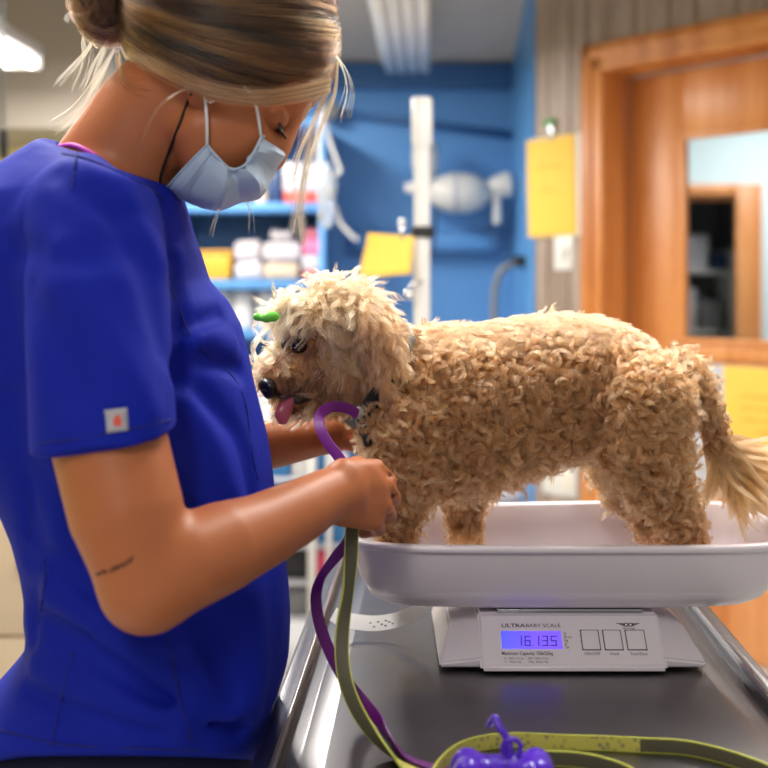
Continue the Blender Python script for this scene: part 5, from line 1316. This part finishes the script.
# sleeve tag
tx = [(104.5, 410), (126.5, 407.5), (128.5, 430.5), (107, 433)]
P = [[None]*5 for _ in range(6)]; v = []
for j in range(6):
    for i in range(5):
        u, w_ = i/4, j/5; x = (1-w_)*((1-u)*tx[0][0]+u*tx[1][0])+w_*((1-u)*tx[3][0]+u*tx[2][0]); y = (1-w_)*((1-u)*tx[0][1]+u*tx[1][1])+w_*((1-u)*tx[3][1]+u*tx[2][1])
        v.append(W(x, y, hit(Sc, x, y, .88, 1.2, .0006)-.0012))
tg = link('sleeve_tag', arr_mesh('sleeve_tag', v, [(j*5+i, j*5+i+1, (j+1)*5+i+1, (j+1)*5+i) for j in range(5) for i in range(4)]), mat('tag_grey', srgb(176, 174, 182), .5), top)
md = tg.modifiers.new('thick', 'SOLIDIFY'); md.thickness = .0012
c = W(117.5, 422, hit(Sc, 117.5, 422, .88, 1.2, .0006)-.0026)
bm = bmesh.new(); bm_box(bm, (c[0]-.0035, c[1]-.0005, c[2]-.0035), (c[0]+.0035, c[1]+.0008, c[2]+.0035), .0006); bm_box(bm, (c[0]-.002, c[1]-.0005, c[2]+.0035), (c[0]+.002, c[1]+.0008, c[2]+.006), .0004)
link('tag_mark', bm_mesh('tag_mark', bm), mat('tag_red', srgb(232, 92, 78), .5), tg)
# ---- pink strap peeking out at the back of the neck
bs = spline([W(60, 146, 1.19), W(72, 145, 1.165), W(84, 149, 1.152), W(96, 156, 1.148)], 20)
tube('undershirt_strap', bs, .0026, mat('pink_strap', srgb(226, 90, 200), .6), person, 8)
# ---- trousers and shoes
Tr = Field(V(W(-70, 0, 1.22)[0], 1.02, .06), V(W(300, 0, 1.22)[0], 1.42, W(0, 690, 1.22)[2]), .006)
rows = [(690, 10, 262, .125), (730, -15, 262, .145), (768, -26, 262, .152), (820, -28, 258, .152), (860, -20, 250, .150)]
Tr.add(loft(2, [W(0, r[0], PD)[2] for r in rows], [W((r[1]+r[2])/2, 0, PD)[0] for r in rows], [(r[2]-r[1])/2*PD/FP for r in rows], [PD]*5, [r[3] for r in rows], 2.2), 0)
xh = W(118, 0, PD)[0]
for s in (-1, 1): Tr.add(chain([V(xh, PD+s*.075, .72), V(xh+.02, PD+s*.082, .46), V(xh-.01, PD+s*.085, .10)], [.092, .070, .062]), .05)
link('trousers', Tr.mesh('trousers', 2), M['trouser'], person)
for s in (-1, 1):
    Sh = Field(V(xh-.14, PD+s*.085-.07, 0), V(xh+.22, PD+s*.085+.07, .16), .005)
    Sh.add(chain([V(xh-.06, PD+s*.085, .042), V(xh+.05, PD+s*.085, .040), V(xh+.14, PD+s*.088, .032)], [.042, .043, .032]), 0); Sh.add(cone(V(xh-.015, PD+s*.085, .06), V(xh-.015, PD+s*.085, .11), .045, .043), .03)
    Sh.sub(half(V(0, 0, .003), V(0, 0, -1), Sh.lo, V(xh+.3, 1.6, .02)), .001)
    link('shoe', Sh.mesh('shoe', 1), M['dark'], person)
# ---- hair: cap, bun and combed strands
M['hair'] = hair_mat('blond_hair', .22, .35); M['hair_cap'] = vary(mat('hair_base', srgb(112, 78, 48), .6), 30, .5, srgb(70, 46, 28), stretch=(1, 6, 6))
Ha = Field(W(60, -110, 1.2)-V(.02, .16, .32), W(360, -120, 1.2)+V(.03, .16, .02), .004)
cutn = nrm(V(-.10, 0, .99)); cutp = W(206, 99, 1.13)
HA = (.1165, .0885, .106)
hc0 = ell(Cs, HA, HR)
def capfn(X, Y, Z):
    d = hc0[0](X, Y, Z); h = -((X-cutp[0])*cutn[0]+(Y-Cs[1])*cutn[1]+(Z-cutp[2])*cutn[2])
    t = np.clip(.5-.5*(d-h)/.012, 0, 1); return d*(1-t)+h*t+.012*t*(1-t)
Ha.add((capfn, hc0[1], hc0[2]), 0)
BUN = W(108, 0, 1.205)
Ha.add(ell(BUN, (.030, .034, .042)), .012)
hair = link('hair', Ha.mesh('hair', 2), M['hair_cap'], person)
K = 5200; u = rng.normal(0, 1, (K, 3)); u = unit(u); sz = np.array(HA)*1.0
pt = Cs+(u*sz)@HR
ok = ((pt-cutp)@cutn > .004) & (pt[:, 1] < 1.30); pt = pt[ok]; K = len(pt); N = 16
B = BUN+V(.022, 0, .012)
path = np.empty((K, N, 3)); q_ = pt.copy(); step = rng.uniform(.005, .0085, K)
up = rng.normal(0, 1, K)
lane = .9*np.sin(pt[:, 2]*330+pt[:, 0]*60)+.8*np.sin(pt[:, 2]*120+pt[:, 0]*30+2)+rng.normal(0, .75, K)-.25
for i in range(N):
    path[:, i] = q_
    l = ((q_-Cs)@HR.T)/sz; n_ = unit((l/sz)@HR)
    d = unit(B-q_); sag = np.clip((np.linalg.norm(B-q_, axis=1)-.06)*3, 0, .35); d = unit(d-np.array([0, 0, 1])*sag[:, None]*np.clip((q_[:, 2]-cutp[2])/.12, 0, 1)[:, None])
    d = unit(d-(d*n_).sum(1)[:, None]*n_)
    q_ = q_+d*step[:, None]
    l = ((q_-Cs)@HR.T)/sz; r_ = np.linalg.norm(l, axis=1); q_ = Cs+((l/r_[:, None])*sz)@HR
    cl_ = np.minimum(0, (q_-cutp)@cutn-.002); q_ = q_-cl_[:, None]*cutn
m = 9; S0 = []
off = rng.normal(0, .0016, (K, m, 1, 3)); lift_ = rng.uniform(.0003, .006, (K, m, 1, 1))*np.sin(np.linspace(.15, 3.0, N))[None, None, :, None]
cen = path-Cs; nn = cen/np.linalg.norm(cen, axis=2)[..., None]
S0 = path[:, None]+off+nn[:, None]*(lift_+.001)
LIGHT = np.array([.34, .165, .058]); MIDB = np.array([.090, .038, .014]); DRK = np.array([.012, .006, .003])
t = np.clip((lane+1.6)/3.2, 0, 1)[:, None]
colr_ = np.where(t < .45, DRK+(MIDB-DRK)*(t/.45), MIDB+(LIGHT-MIDB)*((t-.45)/.55))
colr_ = np.repeat(colr_[:, None], m, 1)*(1+rng.normal(0, .12, (K, m, 1)))
hs_ = [S0.reshape(-1, N, 3)]; hcx = [np.clip(colr_.reshape(-1, 3), .015, .9)]
# bun: loops wound round its centre
kb = 900; a0 = rng.uniform(0, 6.28, kb); ax = unit(rng.normal(0, 1, (kb, 3))*np.array([.35, 1, .35])+np.array([.2, .9, .1]))
e1 = unit(np.cross(ax, np.array([.1, .2, 1.0]))); e2 = np.cross(ax, e1); tt = np.linspace(0, 2.6, N)
rr = rng.uniform(.026, .043, kb)
ang = a0[:, None]+tt[None]
bp_ = BUN+(np.cos(ang)*rr[:, None])[..., None]*e1[:, None]*np.array([.85, 1, 1.1])+(np.sin(ang)*rr[:, None])[..., None]*e2[:, None]*np.array([.85, 1, 1.1])+(ax*rng.normal(0, .014, (kb, 1)))[:, None]
bp_ = np.repeat(bp_[:, None], 5, 1)+rng.normal(0, .0012, (kb, 5, 1, 3)); tb_ = rng.random((kb, 1))
cb_ = DRK*.8+(MIDB*1.1-DRK)*tb_**1.6; cb_ = np.repeat(cb_[:, None], 5, 1); hs_.append(bp_.reshape(-1, N, 3)); hcx.append(cb_.reshape(-1, 3))
# loose wisps
def wisp(rows, n, sp, col):
    c = spline([W(*r) for r in rows], N); k = rng.normal(0, 1, (n, 3))*sp; fan = np.linspace(.15, 1, N)
    s = c[None]+k[:, None]*fan[None, :, None]+rng.normal(0, .0006, (n, 1, 3)); hs_.append(s); hcx.append(np.repeat(np.array(col)[None], n, 0)*(1+rng.normal(0, .08, (n, 1))))
BL = (.48, .29, .13)
wisp([(338, 62, 1.19), (334, 95, 1.18), (320, 130, 1.17), (308, 165, 1.165), (302, 205, 1.165), (303, 245, 1.165)], 26, .0030, BL)
wisp([(330, 88, 1.18), (316, 118, 1.17), (305, 160, 1.165), (299, 200, 1.165), (292, 232, 1.165)], 16, .0035, BL)
wisp([(326, 92, 1.20), (310, 128, 1.2), (297, 160, 1.2), (294, 190, 1.2), (300, 235, 1.2)], 16, .003, BL)
wisp([(318, 96, 1.17), (305, 112, 1.165), (298, 150, 1.16), (288, 180, 1.16)], 8, .004, BL)
wisp([(332, 50, 1.2), (345, 70, 1.2), (349, 92, 1.2), (343, 118, 1.2)], 7, .004, BL)
wisp([(206, 82, 1.118), (180, 92, 1.115), (160, 106, 1.118), (147, 128, 1.125), (140, 150, 1.135), (137, 168, 1.145)], 7, .0020, BL)
wisp([(100, 30, 1.2), (86, 52, 1.2), (72, 68, 1.2), (57, 84, 1.2)], 10, .005, BL); wisp([(108, 40, 1.19), (98, 62, 1.185), (92, 80, 1.18), (88, 92, 1.18)], 12, .005, BL)
wisp([(114, 50, 1.19), (96, 84, 1.18), (78, 112, 1.175), (58, 130, 1.175)], 12, .006, BL); wisp([(90, 15, 1.2), (84, 40, 1.2), (86, 60, 1.2), (76, 90, 1.2)], 10, .006, BL); wisp([(118, 52, 1.16), (120, 70, 1.155), (128, 84, 1.15), (150, 90, 1.15)], 16, .006, MIDB)
wisp([(222, 204, 1.2), (216, 220, 1.2), (212, 236, 1.2)], 4, .003, BL); wisp([(246, 198, 1.2), (250, 212, 1.2), (250, 230, 1.2)], 4, .003, BL)
# a hair band of strands along the hairline over the ear
for k in range(10):
    y = 90-k*1.6
    wisp([(330, y+2, 1.165), (290, y+11, 1.13), (250, y+14, 1.116), (206, y+6, 1.113), (165, y-12, 1.125), (130, y-34, 1.16)], 14, .0028, BL if k % 3 else MIDB)
wisp([(330, 92, 1.165), (300, 100, 1.14), (262, 103, 1.13), (225, 98, 1.125)], 12, .003, BL)
HS = np.concatenate([s.reshape(-1, N, 3) for s in hs_]); HC_ = np.concatenate(hcx)
curves_obj('strands', HS, (.00016*np.interp(np.linspace(0, 1, N), [0, .7, 1], [1, 1, .6]))[None], np.clip(HC_, .01, .95), M['hair'], hair)
# =====================================================================  FLOOR LEVEL
# the floor lies 0.1 m lower than first measured: everything that stands on it reaches down to it
FLOOR_DROP = .10
bpy.context.view_layer.update()
done = set()
for o in list(SC.objects):
    if o.type != 'MESH' or o.data.name in done: continue
    done.add(o.data.name)
    lim_ = .16 if (o.parent is not None and o.parent.name == 'person' and o.name.startswith(('shoe', 'trousers'))) else .075
    me = o.data; co = np.empty(len(me.vertices)*3, np.float32); me.vertices.foreach_get('co', co); co = co.reshape(-1, 3)
    M4 = np.array(world_of(o)) if o.matrix_world == Matrix.Identity(4) or o.parent is None and o.rotation_euler[:] == (0, 0, 0) else np.array(o.matrix_world)
    if o.parent is not None and o.parent.type == 'EMPTY': M4 = np.array(o.parent.matrix_world) @ np.array(o.matrix_basis)
    wz = co @ M4[2, :3]+M4[2, 3]
    low_ = wz < lim_
    if low_.any() and abs(M4[2, 2]-1) < 1e-4:
        co[low_, 2] -= FLOOR_DROP; me.vertices.foreach_set('co', co.ravel()); me.update()
for o in SC.objects:
    if o.type == 'EMPTY' and o.parent is None and abs(o.location.z) < 1e-6:
        o.location.z -= FLOOR_DROP
        for ch in o.children: ch.location.z += FLOOR_DROP
# =====================================================================  CAMERA, WORLD
cd_ = bpy.data.cameras.new('camera'); cam = bpy.data.objects.new('camera', cd_); COL.objects.link(cam)
cam.location = (0, 0, CZ); cam.rotation_euler = (math.pi/2, 0, 0)
cd_.sensor_fit = 'HORIZONTAL'; cd_.sensor_width = 24.0; cd_.lens = 24.0*FP/768; cd_.shift_y = -(384-HOR)/768
cd_.dof.use_dof = True; cd_.dof.focus_distance = 1.31; cd_.dof.aperture_fstop = 2.3
SC.camera = cam
w = bpy.data.worlds.new('world'); SC.world = w; w.use_nodes = True
w.node_tree.nodes['Background'].inputs[0].default_value = (1, .96, .93, 1); w.node_tree.nodes['Background'].inputs[1].default_value = .36
SC.view_settings.view_transform = 'Standard'; SC.view_settings.look = 'None'; SC.view_settings.gamma = 1; SC.view_settings.use_curve_mapping = False
SC.view_settings.exposure = 0.0
